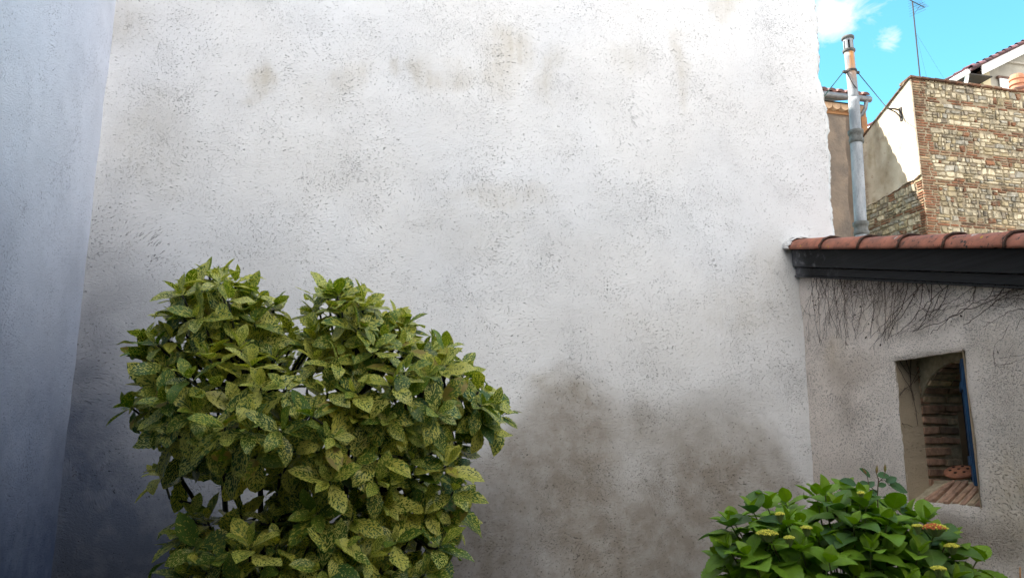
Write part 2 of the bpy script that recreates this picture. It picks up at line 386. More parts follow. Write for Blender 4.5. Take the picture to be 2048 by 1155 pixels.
# ------------------------------------------------------------------ annex
def eave_z(y, base): return base + .247*y       # the verge falls towards the viewer
annex = empty('garden_annex', (XA, -1.6, 0), 'low rendered annex with black fascia, clay verge tiles and a deep brick lined opening', 'outbuilding')
WY0, WY1, WZ0, WZ1 = -1.352, -.842, 1.323, 2.118
YE = -3.3
def annex_wall():
    # front sheet with a hole: built on a grid whose lines meet the opening
    ys = sorted(set(list(np.round(np.linspace(YE, WY0, 70), 4)) + list(np.round(np.linspace(WY0, WY1, 20), 4)) + list(np.round(np.linspace(WY1, .03, 32), 4))))
    zs = sorted(set(list(np.round(np.linspace(0, WZ0, 45), 4)) + list(np.round(np.linspace(WZ0, WZ1, 34), 4)) + list(np.round(np.linspace(WZ1, 2.86, 28), 4))))
    Y, Z = np.meshgrid(ys, zs)
    zt = np.where(Z > WZ1, WZ1 + (Z-WZ1)*((eave_z(Y, 2.90)-WZ1)/(2.86-WZ1)), Z)
    X = XA + (fbm(Y*1.5, zt*1.5, 81, 3)-.5)*-.03 + (fbm(Y*7, zt*7, 83, 3)-.5)*-.012
    X = X - .03*sst(-.12, .02, Y)*(fbm(Y*0+2, zt*3, 85, 3))
    Yd, Zd = Y.copy(), zt.copy()
    # uneven, rounded arrises of the opening
    inY = (Y > WY0-.05) & (Y < WY1+.05); inZ = (zt > WZ0-.05) & (zt < WZ1+.05)
    near = np.maximum(np.maximum(WY0-Y, Y-WY1), np.maximum(WZ0-zt, zt-WZ1))
    rim = np.exp(-(np.clip(near, 0, 1)/.012)**2)
    X = X + .012*rim
    Yd += rim*(fbm(zt*16, Y*16, 87, 3)-.5)*.02; Zd += rim*(fbm(Y*16, zt*3, 89, 3)-.5)*.02
    n1 = len(ys); v = np.stack([X, Yd, Zd], -1).reshape(-1, 3)
    fs = []
    for j in range(len(zs)-1):
        for i in range(n1-1):
            cy, cz = (ys[i]+ys[i+1])/2, (zs[j]+zs[j+1])/2
            if WY0 < cy < WY1 and WZ0 < cz < WZ1: continue
            a = j*n1+i; fs.append((a, a+n1, a+n1+1, a+1))
    y, z = v[:, 1], v[:, 2]; st = np.zeros((len(v), 3))
    def blob(px, py, ry, rz, amt, ch):
        c = at(px, py, 0, XA); d = np.sqrt(((y-c.y+(fbm(y*5,z*5,91,3)-.5)*.12)/ry)**2 + ((z-c.z+(fbm(y*5+3,z*5,93,3)-.5)*.12)/rz)**2)
        st[:, ch] = np.maximum(st[:, ch], amt*(1-sst(.2, 1.3, d)))
    for b in [(1900,1060,.45,.12,.8,1),(1980,1090,.3,.12,.6,1),(1860,1110,.4,.2,.6,1),(1700,740,.3,.14,.5,1),(1690,800,.1,.25,.3,1),(1760,590,.4,.10,.35,1),(1640,1000,.2,.3,.3,1),(2020,800,.2,.3,.22,1),
              (1660,700,.14,.14,.5,0),(1980,690,.2,.14,.25,0),(2030,1000,.2,.3,.6,0),(1750,640,.3,.1,.3,0)]: blob(*b)
    me = bpy.data.meshes.new('wall'); me.from_pydata([tuple(p) for p in v], [], fs); set_stain(me, st)
    return link('wall', me, M_ANNEX, annex, True)
aw = annex_wall()
core = MB()      # the masonry behind the face and the room inside
core.box((XA+.02, YE, 0), (XA+.42, WY0-.30, 2.0)); core.box((XA+.02, WY1+.32, 0), (XA+.42, -.012, 2.55)); core.box((XA+.02, WY0-.30, 0), (XA+.42, WY1+.32, WZ0-.14))
core.box((XA+3.2, YE, 0), (XA+3.4, -.012, 2.0)); core.box((XA+.42, YE, 0), (XA+3.2, YE+.2, 1.95)); core.box((XA+.42, -.2, 0), (XA+3.2, -.012, 2.6))
core.hexa([(XA+.02,WY0-.3,WZ1+.02),(XA+.42,WY0-.3,WZ1+.10),(XA+.42,WY1+.32,WZ1+.10),(XA+.02,WY1+.32,WZ1+.02),(XA+.02,WY0-.3,2.42),(XA+.42,WY0-.3,2.42),(XA+.42,WY1+.32,2.52),(XA+.02,WY1+.32,2.52)])
core.build('inner_wall', simple('annex_inner', (.30,.22,.13), (.20,.15,.09), 5., .9), annex)
# plaster reveal of the opening (far jamb, near jamb, head)
D0, D1 = .012, .15
def reveal():
    b = MB(); n = 14
    def strip(p0, p1, q0, q1, seed):
        for i in range(n):
            for j in range(6):
                def P(a, c):
                    p = Vector(p0).lerp(Vector(p1), a/n); q = Vector(q0).lerp(Vector(q1), a/n); r = p.lerp(q, c/6)
                    k = (float(fbm(r.z*9+r.y*7, r.x*9, seed, 3))-.5)*.018*math.sin(math.pi*min(1, c/6+.02)) ; return r + Vector((0, k, k*.5))
                b.face([P(i,j), P(i+1,j), P(i+1,j+1), P(i,j+1)])
    x0, x1 = XA+D0-.004, XA+D1
    strip((x0,WY1,WZ0-.01),(x0,WY1,WZ1+.01),(x1,WY1-.012,WZ0-.02),(x1,WY1-.012,WZ1+.01),1)
    strip((x0,WY0,WZ0-.01),(x0,WY0,WZ1+.01),(x1,WY0+.01,WZ0-.02),(x1,WY0+.01,WZ1+.01),2)
    strip((x0,WY0-.01,WZ1),(x0,WY1+.01,WZ1),(x1,WY0-.01,WZ1+.015),(x1,WY1+.01,WZ1+.015),3)
    bm = b.mesh('window_reveal'); t = bmesh.new(); t.from_mesh(bm); bmesh.ops.remove_doubles(t, verts=t.verts, dist=.0008); t.to_mesh(bm); t.free()
    M = plaster('tan_reveal_plaster', (.44,.35,.245), 15, coarse=1.3, pitcol=.35, mott=.2)
    return link('window_reveal', bm, M, annex, True)
reveal()
# brick lining: splayed far jamb with arched head, and a fan-laid brick sill
M_BRICK = simple('old_brick', (1,1,1), (.50,.50,.50), 26., .85, .9, .004, tint=True)
M_MORTAR = simple('lime_mortar', (.50,.41,.28), (.32,.26,.17), 30., .9, 1., .006)
def lining():
    rnd = random.Random(5); br = MB(); mo = MB()
    x0, x1 = XA+D1, XA+.46
    yj0, yj1 = WY1-.015, WY1+.04         # far jamb surface, splays open inwards a little
    def bc():
        k = rnd.random(); f = .9+.6*rnd.random()
        c = (.38,.225,.15) if k < .55 else ((.33,.20,.13) if k < .8 else (.50,.36,.23)); return tuple(q*f for q in c)
    mo.hexa([(x0,yj0+.012,1.0),(x1,yj1+.012,1.0),(x1,yj1+.2,1.0),(x0,yj0+.2,1.0),(x0,yj0+.012,2.2),(x1,yj1+.012,2.2),(x1,yj1+.2,2.2),(x0,yj0+.2,2.2)])
    z = 1.345
    while z < 2.10:
        hgt = .036+rnd.random()*.010
        xs = [x0, x0+(x1-x0)*(.35+.35*rnd.random()), x1-.006-.012*rnd.random()]
        for a, c in zip(xs[:-1], xs[1:]):
            if rnd.random() < .05: continue
            f0, f1 = (a-x0)/(x1-x0), (c-.008-x0)/(x1-x0)
            o0, o1 = -rnd.random()*.010, -rnd.random()*.010
            ya, yb = yj0+(yj1-yj0)*f0+o0, yj0+(yj1-yj0)*f1+o1
            za, zb = z+(rnd.random()-.5)*.008, z+(rnd.random()-.5)*.008
            br.hexa([(a,ya,za),(c-.008,yb,zb),(c-.008,yb+.06,zb),(a,ya+.06,za),(a,ya,za+hgt),(c-.008,yb,zb+hgt-.004),(c-.008,yb+.06,zb+hgt),(a,ya+.06,za+hgt)], col=bc())
        z += hgt+.014+rnd.random()*.008
    # arched head: rings of bricks springing from the far jamb towards the viewer
    zc, yc, ry, rz = 1.83, WY1-.34, .33, .255
    for k in range(16):
        a0 = math.pi*(k/16.0); a1 = a0+math.pi/16*.66
        for (xa, xb) in ((x0+.02, x0+.17), (x0+.178, x1)):
            p = []
            for xx in (xa, xb):
                for a in (a0, a1):
                    p.append(((xx), yc+ry*math.cos(a), zc+rz*math.sin(a)))
            q = [(xx_, yc+(ry+.1)*math.cos(a), zc+(rz+.1)*math.sin(a)) for xx_ in (xa, xb) for a in (a0, a1)]
            br.hexa([p[0],p[1],p[3],p[2],q[0],q[1],q[3],q[2]], col=bc())
    for k in range(16):
        a0, a1 = math.pi*k/16, math.pi*(k+1)/16
        p = [(xx, yc+(ry+.012)*math.cos(a), zc+(rz+.012)*math.sin(a)) for xx in (x0+.01, x1-.01) for a in (a0, a1)]
        q = [(xx, yc+(ry+.16)*math.cos(a), zc+(rz+.16)*math.sin(a)) for xx in (x0+.01, x1-.01) for a in (a0, a1)]
        mo.hexa([p[0],p[1],p[3],p[2],q[0],q[1],q[3],q[2]])
    # sill: bricks on edge fanned round the far corner, sloping out
    cx, cy = XA+.30, WY1-.17
    mo.hexa([(XA+.035,WY0-.02,WZ0-.09),(XA+.19,WY0-.02,WZ0-.09),(XA+.19,WY1+.1,WZ0-.09),(XA+.035,WY1+.1,WZ0-.09),(XA+.035,WY0-.02,WZ0-.004),(XA+.19,WY0-.02,WZ0+.104),(XA+.19,WY1+.1,WZ0+.104),(XA+.035,WY1+.1,WZ0-.004)])
    N = 14
    for k in range(N):
        # from the jamb bottom (going +y) round to the outer edge (going -x) and along it
        if k < 7:
            ang = R(95 + k*13.5); r0, r1 = .115, .275
            d = Vector((math.cos(ang), math.sin(ang), 0)); s = Vector((-d.y, d.x, 0)); w0, w1 = .010, .019
            a = Vector((cx, cy, WZ0+.118)) + d*r0; b = Vector((cx, cy, WZ0+.012)) + d*r1
        else:
            yy = cy - .03 - (k-7)*.052; a = Vector((cx-.115, yy, WZ0+.118)); b = Vector((cx-.283, yy-.004, WZ0+.012)); s = Vector((0,-1,0)); w0 = .014+rnd.random()*.005; w1 = w0
        if b.x < XA+.024: b.x = XA+.024
        b.x += rnd.random()*.02; b.z += (rnd.random()-.6)*.015
        b.y = min(b.y, WY1+.02)
        dz = Vector((0,0,.05)); j = Vector((0,0,(rnd.random()-.5)*.012))
        br.hexa([a-s*w0-dz, b-s*w1-dz, b+s*w1-dz, a+s*w0-dz, a-s*w0+j, b-s*w1+j*0, b+s*w1, a+s*w0+j], col=bc())
    mo.box((XA+.18,WY0-.02,WZ0-.05), (XA+.46,WY1+.02,WZ0+.112))
    mo.build('lining_mortar', M_MORTAR, annex)
    br.build('brick_lining', M_BRICK, annex, bevel=.004)
lining()
# weathered cement lip under the opening
lp = MB(); lp.hexa([(XA-.012,WY0-.02,WZ0-.04),(XA+.02,WY0-.02,WZ0-.04),(XA+.02,WY1+.05,WZ0-.04),(XA-.012,WY1+.05,WZ0-.04),(XA-.004,WY0-.02,WZ0-.012),(XA+.02,WY0-.02,WZ0-.008),(XA+.02,WY1+.05,WZ0-.008),(XA-.004,WY1+.05,WZ0-.012)])

# blue shutter leaf folded back on the near jamb
M_BLUE = simple('blue_paint', (.014,.075,.17), (.009,.04,.10), 18., .55, .3, .003)
wd = empty('window', (XA+.2, WY0+.04, WZ0), None, None); wd.parent = annex; wd.location = (.2, WY0+.04+1.6, WZ0)
del_keys = [k for k in wd.keys()]
def leaf_board(h0, h1, th, z0, z1, off=0):
    a, c = Vector((XA+h0[0], WY0+h0[1], 0)), Vector((XA+h1[0], WY0+h1[1], 0)); d = (c-a).normalized(); n = Vector((-d.y, d.x, 0))
    a, c = a+n*off, c+n*off; q = [a, c, c+n*th, a+n*th]; return [(p.x, p.y, z0) for p in q]+[(p.x, p.y, z1) for p in q]
sh = MB(); sh.hexa(leaf_board((.055,.030), (.255,.262), .022, WZ0+.10, WZ1-.035)); sh.hexa(leaf_board((.060,.036), (.085,.064), .028, WZ0+.10, WZ1-.035))
for zz in (WZ0+.2, WZ0+.6): sh.hexa(leaf_board((.088,.068), (.245,.250), .010, zz, zz+.05, .0225))
bpy.context.view_layer.update()
def link_w(b, name, mat, bevel=0):
    o = b.build(name, mat, None, bevel=bevel); o.parent = wd; o.matrix_parent_inverse = wd.matrix_world.inverted(); return o
link_w(sh, 'shutter', M_BLUE, .003)
gl = MB(); gl.box((XA+.405, WY0-.02, WZ0+.05), (XA+.44, WY1-.05, WZ0+.09)); gl.box((XA+.405, WY1-.10, WZ0+.09), (XA+.44, WY1-.05, 1.95))
link_w(gl, 'window_frame', simple('dark_timber', (.02,.022,.024), None, 10., .6), .003)
# pale far wall of the room, catching light through a hatch
rm = MB(); rm.box((XA+1.6,-.9,1.0), (XA+1.65,-.25,1.95)); 
# fascia: two black boards, the lower one set back, with a thin lip
M_FASC = None
t = NT('black_fascia_paint'); P = t.coord()
gr = t.noise(t.mapp(P, (6, 1.5, 70)), 1, 4, .6); dust = t.ramp(t.noise(P, 14, 4, .7), .52, .72)
near_end = t.ramp(t.sepx(P)[1], .95, 1.62)
wear = t.math('MULTIPLY', t.math('MULTIPLY', t.math('ADD', dust, t.ramp(t.sepx(P)[1], 1.40, 1.6, 0, .5)), near_end), .6, None, True)
col = t.mix(t.ramp(gr, .3, .7), (.0045,.005,.006), (.010,.011,.013)); col = t.mix(wear, col, (.32,.32,.34))
M_FASC = t.fin(col, .6, t.bump(gr, .5, .003), 0, .2)
def board(name, xa, xb, ztop, zbot, y0=-.004, y1=-3.4, bev=.004, mat=None):
    b = MB()
    b.hexa([(xa,y1,eave_z(y1,zbot)),(xb,y1,eave_z(y1,zbot)),(xb,y0,eave_z(y0,zbot)),(xa,y0,eave_z(y0,zbot)),
            (xa,y1,eave_z(y1,ztop)),(xb,y1,eave_z(y1,ztop)),(xb,y0,eave_z(y0,ztop)),(xa,y0,eave_z(y0,ztop))])
    return b.build(name, mat or M_FASC, annex, bevel=bev)
XF = XA-.062
zt0 = at(1592, 497, 0, XF).z; zs0 = at(1597, 528, 0, XF).z; zb0 = at(1600, 549, 0, XF+.02).z
board('fascia_board', XF, XA+.05, zt0+.01, zs0)
board('fascia_board', XF+.020, XA+.046, zs0-.003, zb0+.010)
board('fascia_lip', XF+.012, XA+.042, zb0+.008, zb0-.004, bev=.003)
# roof slab with rows of canal tiles behind the verge
M_TILE = None
t = NT('clay_verge_tile'); P = t.coord()
n1 = t.noise(P, 9, 4, .6); col = t.mix(t.ramp(n1, .35, .65), (.36,.13,.08), (.21,.085,.055))
lich = t.vor(t.vmath('ADD', P, t.vmath('MULTIPLY', t.noise(P, 20, 3, .5, 0, True), (.04,.04,.04))), 9)
ring = t.math('MULTIPLY', t.ramp(lich, .12, .145), t.ramp(lich, .19, .165)); sel = t.ramp(t.noise(P, 4.7, 2), .5, .56)
col = t.mix(t.math('MULTIPLY', ring, t.math('MULTIPLY', sel, .8)), col, (.55,.52,.47))
blk = t.math('MULTIPLY', t.ramp(t.noise(P, 30, 4, .7), .56, .62), t.ramp(t.sepx(P)[1], 1.2, -.1, .35, 1))
col = t.mix(blk, col, (.03,.028,.025))
yel = t.math('MULTIPLY', t.ramp(t.noise(P, 24, 3), .68, .72), t.ramp(t.noise(P, 3, 1), .5, .55)); col = t.mix(yel, col, (.45,.27,.02))
wht = t.math('MULTIPLY', t.ramp(t.noise(P, 30, 4, .7), .42, .6), t.ramp(t.sepx(P)[1], 1.50, 1.60)); col = t.mix(wht, col, (.72,.71,.70))
M_TILE = t.fin(col, .75, t.bump(t.noise(P, 90, 4, .6), .5, .003), 0, .3)
M_RINGJ = simple('tile_joint_grime', (.05,.035,.03), (.09,.045,.03), 40., .9, 1, .004)
def verge():
    ysj = [.01, -.262, -.60, -.915, -1.225, -1.545, -1.87, -2.2, -2.52, -2.84, -3.16, -3.48]
    # joint positions read from the photograph on the verge's own plane
    px = [(1644,488),(1719,483),(1798,480),(1887,478),(2008,476)]
    ysj = [-.001] + [at(x, y, 0, XA-.08).y for x, y in px]
    st = (ysj[5]-ysj[1])/4
    while ysj[-1] > -3.4: ysj.append(ysj[-1]+st)
    xc = XA-.005; zc0 = zt0 + .008; sl = math.atan(.247)
    for i in range(len(ysj)-1):
        y0, y1 = ysj[i], ysj[i+1]-.035; b = MB(); nseg = 16; L = 5
        b0 = 0
        for k, rr in ((0, 0.), (1, -.013)):
            for j in range(L+1):
                f = j/L; y = y0+(y1-y0)*f
                rx, rz = .112+.010*f+rr, .080+.012*f+rr
                for a in range(nseg+1):
                    an = math.pi*a/nseg
                    b.v.append((xc-rx*math.cos(an), y, eave_z(y, zc0)+rz*math.sin(an)*1.0 + (.006 if f > .99 else 0)))
        W = nseg+1; Hh = (L+1)*W
        for j in range(L):
            for a in range(nseg):
                q = j*W+a; b.f.append((q, q+1, q+1+W, q+W)); b.m.append(0); b.c.append(None)
                b.f.append((Hh+q, Hh+q+W, Hh+q+1+W, Hh+q+1)); b.m.append(0); b.c.append(None)
        for a in range(nseg):
            for jj in (0, L):
                q = jj*W+a; b.f.append((q, q+1, Hh+q+1, Hh+q)); b.m.append(1); b.c.append(None)
        for j in range(L):
            for a in (0, nseg):
                q = j*W+a; b.f.append((q, q+W, Hh+q+W, Hh+q)); b.m.append(0); b.c.append(None)
        # mossy joint bead at the lower lip
        pts = [(xc-(.122-.002)*math.cos(math.pi*a/12)*1.0, y1+.004+.006*math.sin(a*2.1+i), eave_z(y1, zc0)+.091*math.sin(math.pi*a/12)+.003) for a in range(13)]
        b.tube(pts, [.0055+.003*abs(math.sin(a*1.7+i*2)) for a in range(13)], 5, 1)
        b.build('verge_tile', [M_TILE, M_RINGJ], annex, smooth=True)
verge()
rf = MB()
rf.hexa([(XA+.05,-3.4,eave_z(-3.4,zt0-.10)),(XA+3.4,-3.4,eave_z(-3.4,zt0-.10)),(XA+3.4,-.014,eave_z(0,zt0-.10)),(XA+.05,-.014,eave_z(0,zt0-.10)),
         (XA+.05,-3.4,eave_z(-3.4,zt0-.02)),(XA+3.4,-3.4,eave_z(-3.4,zt0-.02)),(XA+3.4,-.014,eave_z(0,zt0-.02)),(XA+.05,-.014,eave_z(0,zt0-.02))])
for k in range(14):
    xc = XA+.26+k*.22
    for q in range(9):
        y0 = -.014-.37*q; y1 = y0-.40; n = 6
        for a in range(n):
            a0, a1 = math.pi*a/n, math.pi*(a+1)/n
            rf.face([(xc-.09*math.cos(a0), y0, eave_z(y0,zt0-.022)+.05*math.sin(a0)), (xc-.09*math.cos(a1), y0, eave_z(y0,zt0-.022)+.05*math.sin(a1)),
                     (xc-.10*math.cos(a1), y1, eave_z(y1,zt0-.010)+.055*math.sin(a1)), (xc-.10*math.cos(a0), y1, eave_z(y1,zt0-.010)+.055*math.sin(a0))])
rf.build('roof', M_TILE, annex)
# lime bedding that ties the first verge tile into the tall wall
fl_ = MB(); rnd = random.Random(6); rows = []
for j in range(6):
    row = []
    for a in range(19):
        an = math.pi*a/18; y = .004-.085*(j/5)*(.55+.75*float(fbm(a*.45, j*.1, 4, 3))); k = 1.045-.03*(j/5)
        row.append((XA-.005-.118*k*math.cos(an), y, eave_z(y, zt0+.008)+.086*k*math.sin(an)+.004))
    rows.append(row)
for j in range(5):
    for a in range(18): fl_.face([rows[j][a], rows[j+1][a], rows[j+1][a+1], rows[j][a+1]])
o = fl_.build('lime_bedding', simple('lime_white', (.80,.79,.78), (.62,.60,.58), 30., .9, .8, .004), annex, smooth=True)
md_ = o.modifiers.new('thick', 'SOLIDIFY'); md_.thickness = .006
# ------------------------------------------------------------------ terracotta lid on the sill
lid = MB(); lc = at(1922, 955, 0, XA+.235); lc = Vector((XA+.27, at(1921, 953, 0, XA+.27).y, WZ0+.138))
lid.lathe((0,0,0), [(0,.0),(.045,.0),(.075,.012),(.090,.026),(.092,.032),(.090,.037),(.084,.042),(.078,.041),(.060,.047),(.030,.053),(0,.055)], 36)
hl = []
for k in range(6):
    a = 2*math.pi*k/6+.3; hl.append((.050*math.cos(a), .050*math.sin(a)))
hl.append((0,0)); dks = []
for (hx, hy) in hl:
    rr = math.hypot(hx, hy); zz = .0553 - (.0035*(rr/.05)**2)
    dk = MB(); dks.append(dk); dk.lathe((hx, hy, zz-.003), [(.0095,0),(.0095,.0036),(0,.0040)], 14)
M_TERRA = simple('terracotta', (.40,.165,.09), (.24,.10,.06), 22., .85, .6, .002)
lo = lid.build('terracotta_lid', M_TERRA, None, smooth=True)
lo.location = lc; lo.rotation_euler = (R(12), R(-20), 0); lo.scale = (.88, .88, .8)
tag(lo, 'round orange terracotta lid with dark holes lying on the brick sill of the opening', 'pot lid')
M_HOLE = simple('hole_dark', (.02,.012,.01), None, 10., .9)
for dk in dks: ho = dk.build('vent_hole', M_HOLE, None); ho.parent = lo
# ------------------------------------------------------------------ stone and brick building behind the annex
def proj(p):
    d = Vector(p) - Vector(CAM); cp, sp, cy, sy = math.cos(PITCH), math.sin(PITCH), math.cos(YAW), math.sin(YAW)
    x = d.dot(Vector((cy,-sy,0))); z = d.dot(Vector((sy*cp,cy*cp,sp))); y = d.dot(Vector((-sy*sp,-cy*sp,cp)))
    return IMW/2+FPX*x/z, IMH/2-FPX*y/z
XS, YS, ZT = 12.68, 8.97, 9.83
YB, ZB = 10.85, 8.99             # far end of the side wall and its top there
stone_b = empty('stone_house', (XS+2, YS+1, 0), 'old house of rubble stone banded with thin brick, its cream rendered side half in sun', 'house')
M_STONE = None
t = NT('rubble_stone'); P = t.coord()
n1 = t.noise(P, 14, 5, .65); c = t.mix(t.ramp(n1, .3, .7), (1,1,1), (.66,.63,.58)); c = t.mix(1, c, t.attr('tint'), 'MULTIPLY'); c = t.mix(t.ramp(t.noise(P, 5, 5, .7), .5, .68, 0, .75), c, (.36,.31,.235)); c = t.mix(1, c, (.80,.765,.71), 'MULTIPLY')
li = t.math('MULTIPLY', t.ramp(t.noise(P, 1.4, 4, .6), .42, .62), t.ramp(t.noise(P, 9, 5, .7), .42, .56))
c = t.mix(t.math('MULTIPLY', li, .6), c, (.035,.033,.028))
M_STONE = t.fin(c, .9, t.bump(t.noise(P, 30, 5, .7), .9, .015), 0, .15)
def shade(c, f): return tuple(q*f for q in c)
def masonry(rnd, u0, u1, z0, z1, place, zr, topline=None, quoin=.36, side=False):
    """stones and thin bricks laid in courses; place(u, z, d) -> world point, d = how far it stands out"""
    st, br = MB(), MB()
    def stone(mb, ua, ub, za, zb, d, col, jag=.2):
        w, h = ub-ua, zb-za
        def J(s): return (rnd.random()-.5)*s
        o = [(ua+J(w*jag), za+J(h*jag)), (ub+J(w*jag), za+J(h*jag)), (ub+J(w*jag), zb+J(h*jag)), (ua+J(w*jag), zb+J(h*jag))]
        cx, cz = (ua+ub)/2, (za+zb)/2
        mid = []
        for i in range(4):
            a, b = o[i], o[(i+1) % 4]; mid.append(a)
            k = 1.0 + .10*rnd.random(); mid.append((cx+((a[0]+b[0])/2-cx)*k, cz+((a[1]+b[1])/2-cz)*k))
        base = [place(u, z, -.02) for u, z in mid]; top = [place(cx+(u-cx)*.78, cz+(z-cz)*.74, d+J(.01)) for u, z in mid]
        n = len(mid)
        for i in range(n):
            j = (i+1) % n; mb.face([base[i], base[j], top[j], top[i]], col=col)
        mb.face(top, col=col)
    def stc():
        k = rnd.random(); f = .75+.5*rnd.random()
        c = (.66,.60,.47) if k < .5 else (.52,.45,.31) if k < .72 else (.46,.45,.41) if k < .86 else (.36,.32,.27) if k < .95 else (.30,.15,.09)
        return shade(c, f)
    def brc():
        f = .7+.55*rnd.random(); c = (.33,.16,.10) if rnd.random() < .6 else (.30,.18,.12) if rnd.random() < .6 else (.48,.36,.24)
        return shade(c, f)
    z = z0
    while z < z1:
        band = rnd.choice((1, 1, 2)); full = any(abs(z-q) < .06 for q in zr)
        # quoin zone always bricks
        if full:
            for k in range(2):
                u = u0
                while u < u1:
                    L = .22+.2*rnd.random()
                    if rnd.random() < .85: stone(br, u+.006, min(u+L, u1)-.006, z+.006, z+.050, .022, brc(), .08)
                    u += L
                z += .062
        h = .07+.11*rnd.random(); u = u0+quoin*(.7+.5*rnd.random()) if quoin else u0
        zz = z
        while quoin and zz < z+h-.03:
            q = u0; e = u
            while q < e:
                L = min(.16+.2*rnd.random(), e-q)
                if L > .05: stone(br, q+.006, q+L-.006, zz+.006, zz+.048, .02, brc(), .10)
                q += L
            zz += .060
        if quoin: h = max(h, zz-z)
        while u < u1:
            L = .05+.06*rnd.random()+.22*rnd.random()**2
            r = rnd.random()
            if r < .03:
                zz = z
                while zz < z+h-.03: stone(br, u+.01, u+L-.01, zz+.006, zz+.046, .015, brc(), .12); zz += .06
            elif r < .4 and h > .12:
                m = .4+.2*rnd.random(); stone(st, u+.008, u+L-.008, z+.006, z+h*m-.004, .03, stc(), .3); stone(st, u+.008, u+L-.008, z+h*m+.004, z+h-.006, .03, stc(), .3)
            else: stone(st, u+.008, u+L-.008, z+.006, z+h-.006, .035, stc(), .42)
            u += L
        z += h
    return st, br
def cut_top(mb, fn):
    """drop faces whose middle lies above the wall's top line"""
    keep = []
    for f, m, c in zip(mb.f, mb.m, mb.c):
        cx = sum(mb.v[i][0] for i in f)/len(f); cy = sum(mb.v[i][1] for i in f)/len(f); cz = sum(mb.v[i][2] for i in f)/len(f)
        if fn(cx, cy, cz): keep.append((f, m, c))
    mb.f = [k[0] for k in keep]; mb.m = [k[1] for k in keep]; mb.c = [k[2] for k in keep]; return mb
M_MORT2 = simple('pale_mortar', (.33,.275,.19), (.20,.16,.11), 6., .95, 1., .02)
bands = [at(1845, y, 1, YS).z for y in (445, 415, 365, 305, 250, 205)]
rnd = random.Random(12)
st, br = masonry(rnd, XS, XS+4.6, 5.4, ZT-.06, lambda u, z, d: (u, YS-d, z), bands)
cut_top(st, lambda x, y, z: z < ZT-.02); cut_top(br, lambda x, y, z: z < ZT-.02)
# tall block of pale stone low on the corner
body = MB()
body.hexa([(XS+.012,YS,0),(XS+5,YS,0),(XS+5,YB,0),(XS+.012,YB,0),(XS+.012,YS,ZT-.03),(XS+5,YS,ZT-.03),(XS+5,YB,ZB-.03),(XS+.012,YB,ZB-.03)])
body.build('wall', M_MORT2, stone_b)
st.build('rubble_face', M_STONE, stone_b, recalc=False); br.build('brick_course', M_STONE, stone_b, recalc=False)
# side wall: rubble below, render above
st2, br2 = masonry(random.Random(4), YS+.0, YB, 5.8, 7.5, lambda u, z, d: (XS+.012-d, u, z), [bands[1], bands[2]], quoin=.22)
cut_top(st2, lambda x, y, z: z < 7.52-.11*(y-YS)); cut_top(br2, lambda x, y, z: z < 7.52-.11*(y-YS))
st2.build('rubble_face', M_STONE, stone_b, recalc=False); br2.build('brick_course', M_STONE, stone_b, recalc=False)
def side_render():
    ys = np.linspace(YS+.0, YB, 40); fs_ = np.linspace(0, 1, 50)
    def fn(u, v):
        zb = 7.52-.11*(u-YS)+(fbm(u*6, u*0, 3, 3)-.5)*.06; zt = np.interp(u, [8.95, 9.25, YB], [ZT, 9.70, ZB])+(fbm(u*9, u*0, 8, 2)-.5)*.05
        x = XS-.03+(fbm(u*3, v*6, 2, 3)-.5)*.03
        return x, u, zb+(zt-zb)*v
    xyz, f = gridmesh(ys, fs_, fn); me = bpy.data.meshes.new('render_coat'); n = len(xyz)
    v = [tuple(p) for p in xyz]+[(XS+.02, p[1], p[2]) for p in xyz]; fc = [tuple(q) for q in f]
    nu = len(ys); nv = len(fs_)
    ring = [i for i in range(nu)] + [j*nu+nu-1 for j in range(1, nv)] + [(nv-1)*nu+i for i in range(nu-2, -1, -1)] + [j*nu for j in range(nv-2, 0, -1)]
    for a, b in zip(ring, ring[1:]+ring[:1]): fc.append((a, b, b+n, a+n))
    me.from_pydata(v, [], fc)
    y, z = xyz[:, 1], xyz[:, 2]; stn = np.zeros((n, 3))
    c = at(1757, 290, 0, XS); stn[:, 1] = .9*np.exp(-(((y-c.y+(z-c.z)*.06)/.16)**2))*np.exp(-((z-c.z)/.75)**2)*(.4+fbm(y*8, z*3, 5, 3))
    stn[:, 1] = np.maximum(stn[:, 1], .75*sst(9.6, 8.4, z)*fbm(y*2, z*2, 9, 4)*1.2*sst(9.3, 9.9, y+.2*z-1.6))
    stn[:, 0] = sst(.5, .75, fbm(y*6, z*2.5, 12, 4))*.6
    stn[:, 2] = np.maximum(sst(YB-.28, YB-.12, y+(fbm(y*0, z*7, 6, 2)-.5)*.2), sst(.72, .8, fbm(y*9, z*5, 19, 4)))
    set_stain(me, stn)
    link('render_coat', me, plaster('cream_render', (.60,.50,.385), 22, coarse=.5, pitcol=.4, mott=.2), stone_b, True)
side_render()
cop = MB(); rnd = random.Random(3)
u = XS-.06
while u < XS+4.8:
    L = .28+.1*rnd.random(); j = rnd.random()*.02
    cop.hexa([(u,YS-.07-j,ZT-.035),(u+L-.01,YS-.07-j,ZT-.035),(u+L-.01,YS+.3,ZT-.09),(u,YS+.3,ZT-.09),(u,YS-.06-j,ZT+.01+j),(u+L-.01,YS-.06-j,ZT+.005+j*.7),(u+L-.01,YS+.3,ZT-.03),(u,YS+.3,ZT-.03)], col=shade((.20,.10,.065), .6+.6*rnd.random()))
    u += L
v = YS
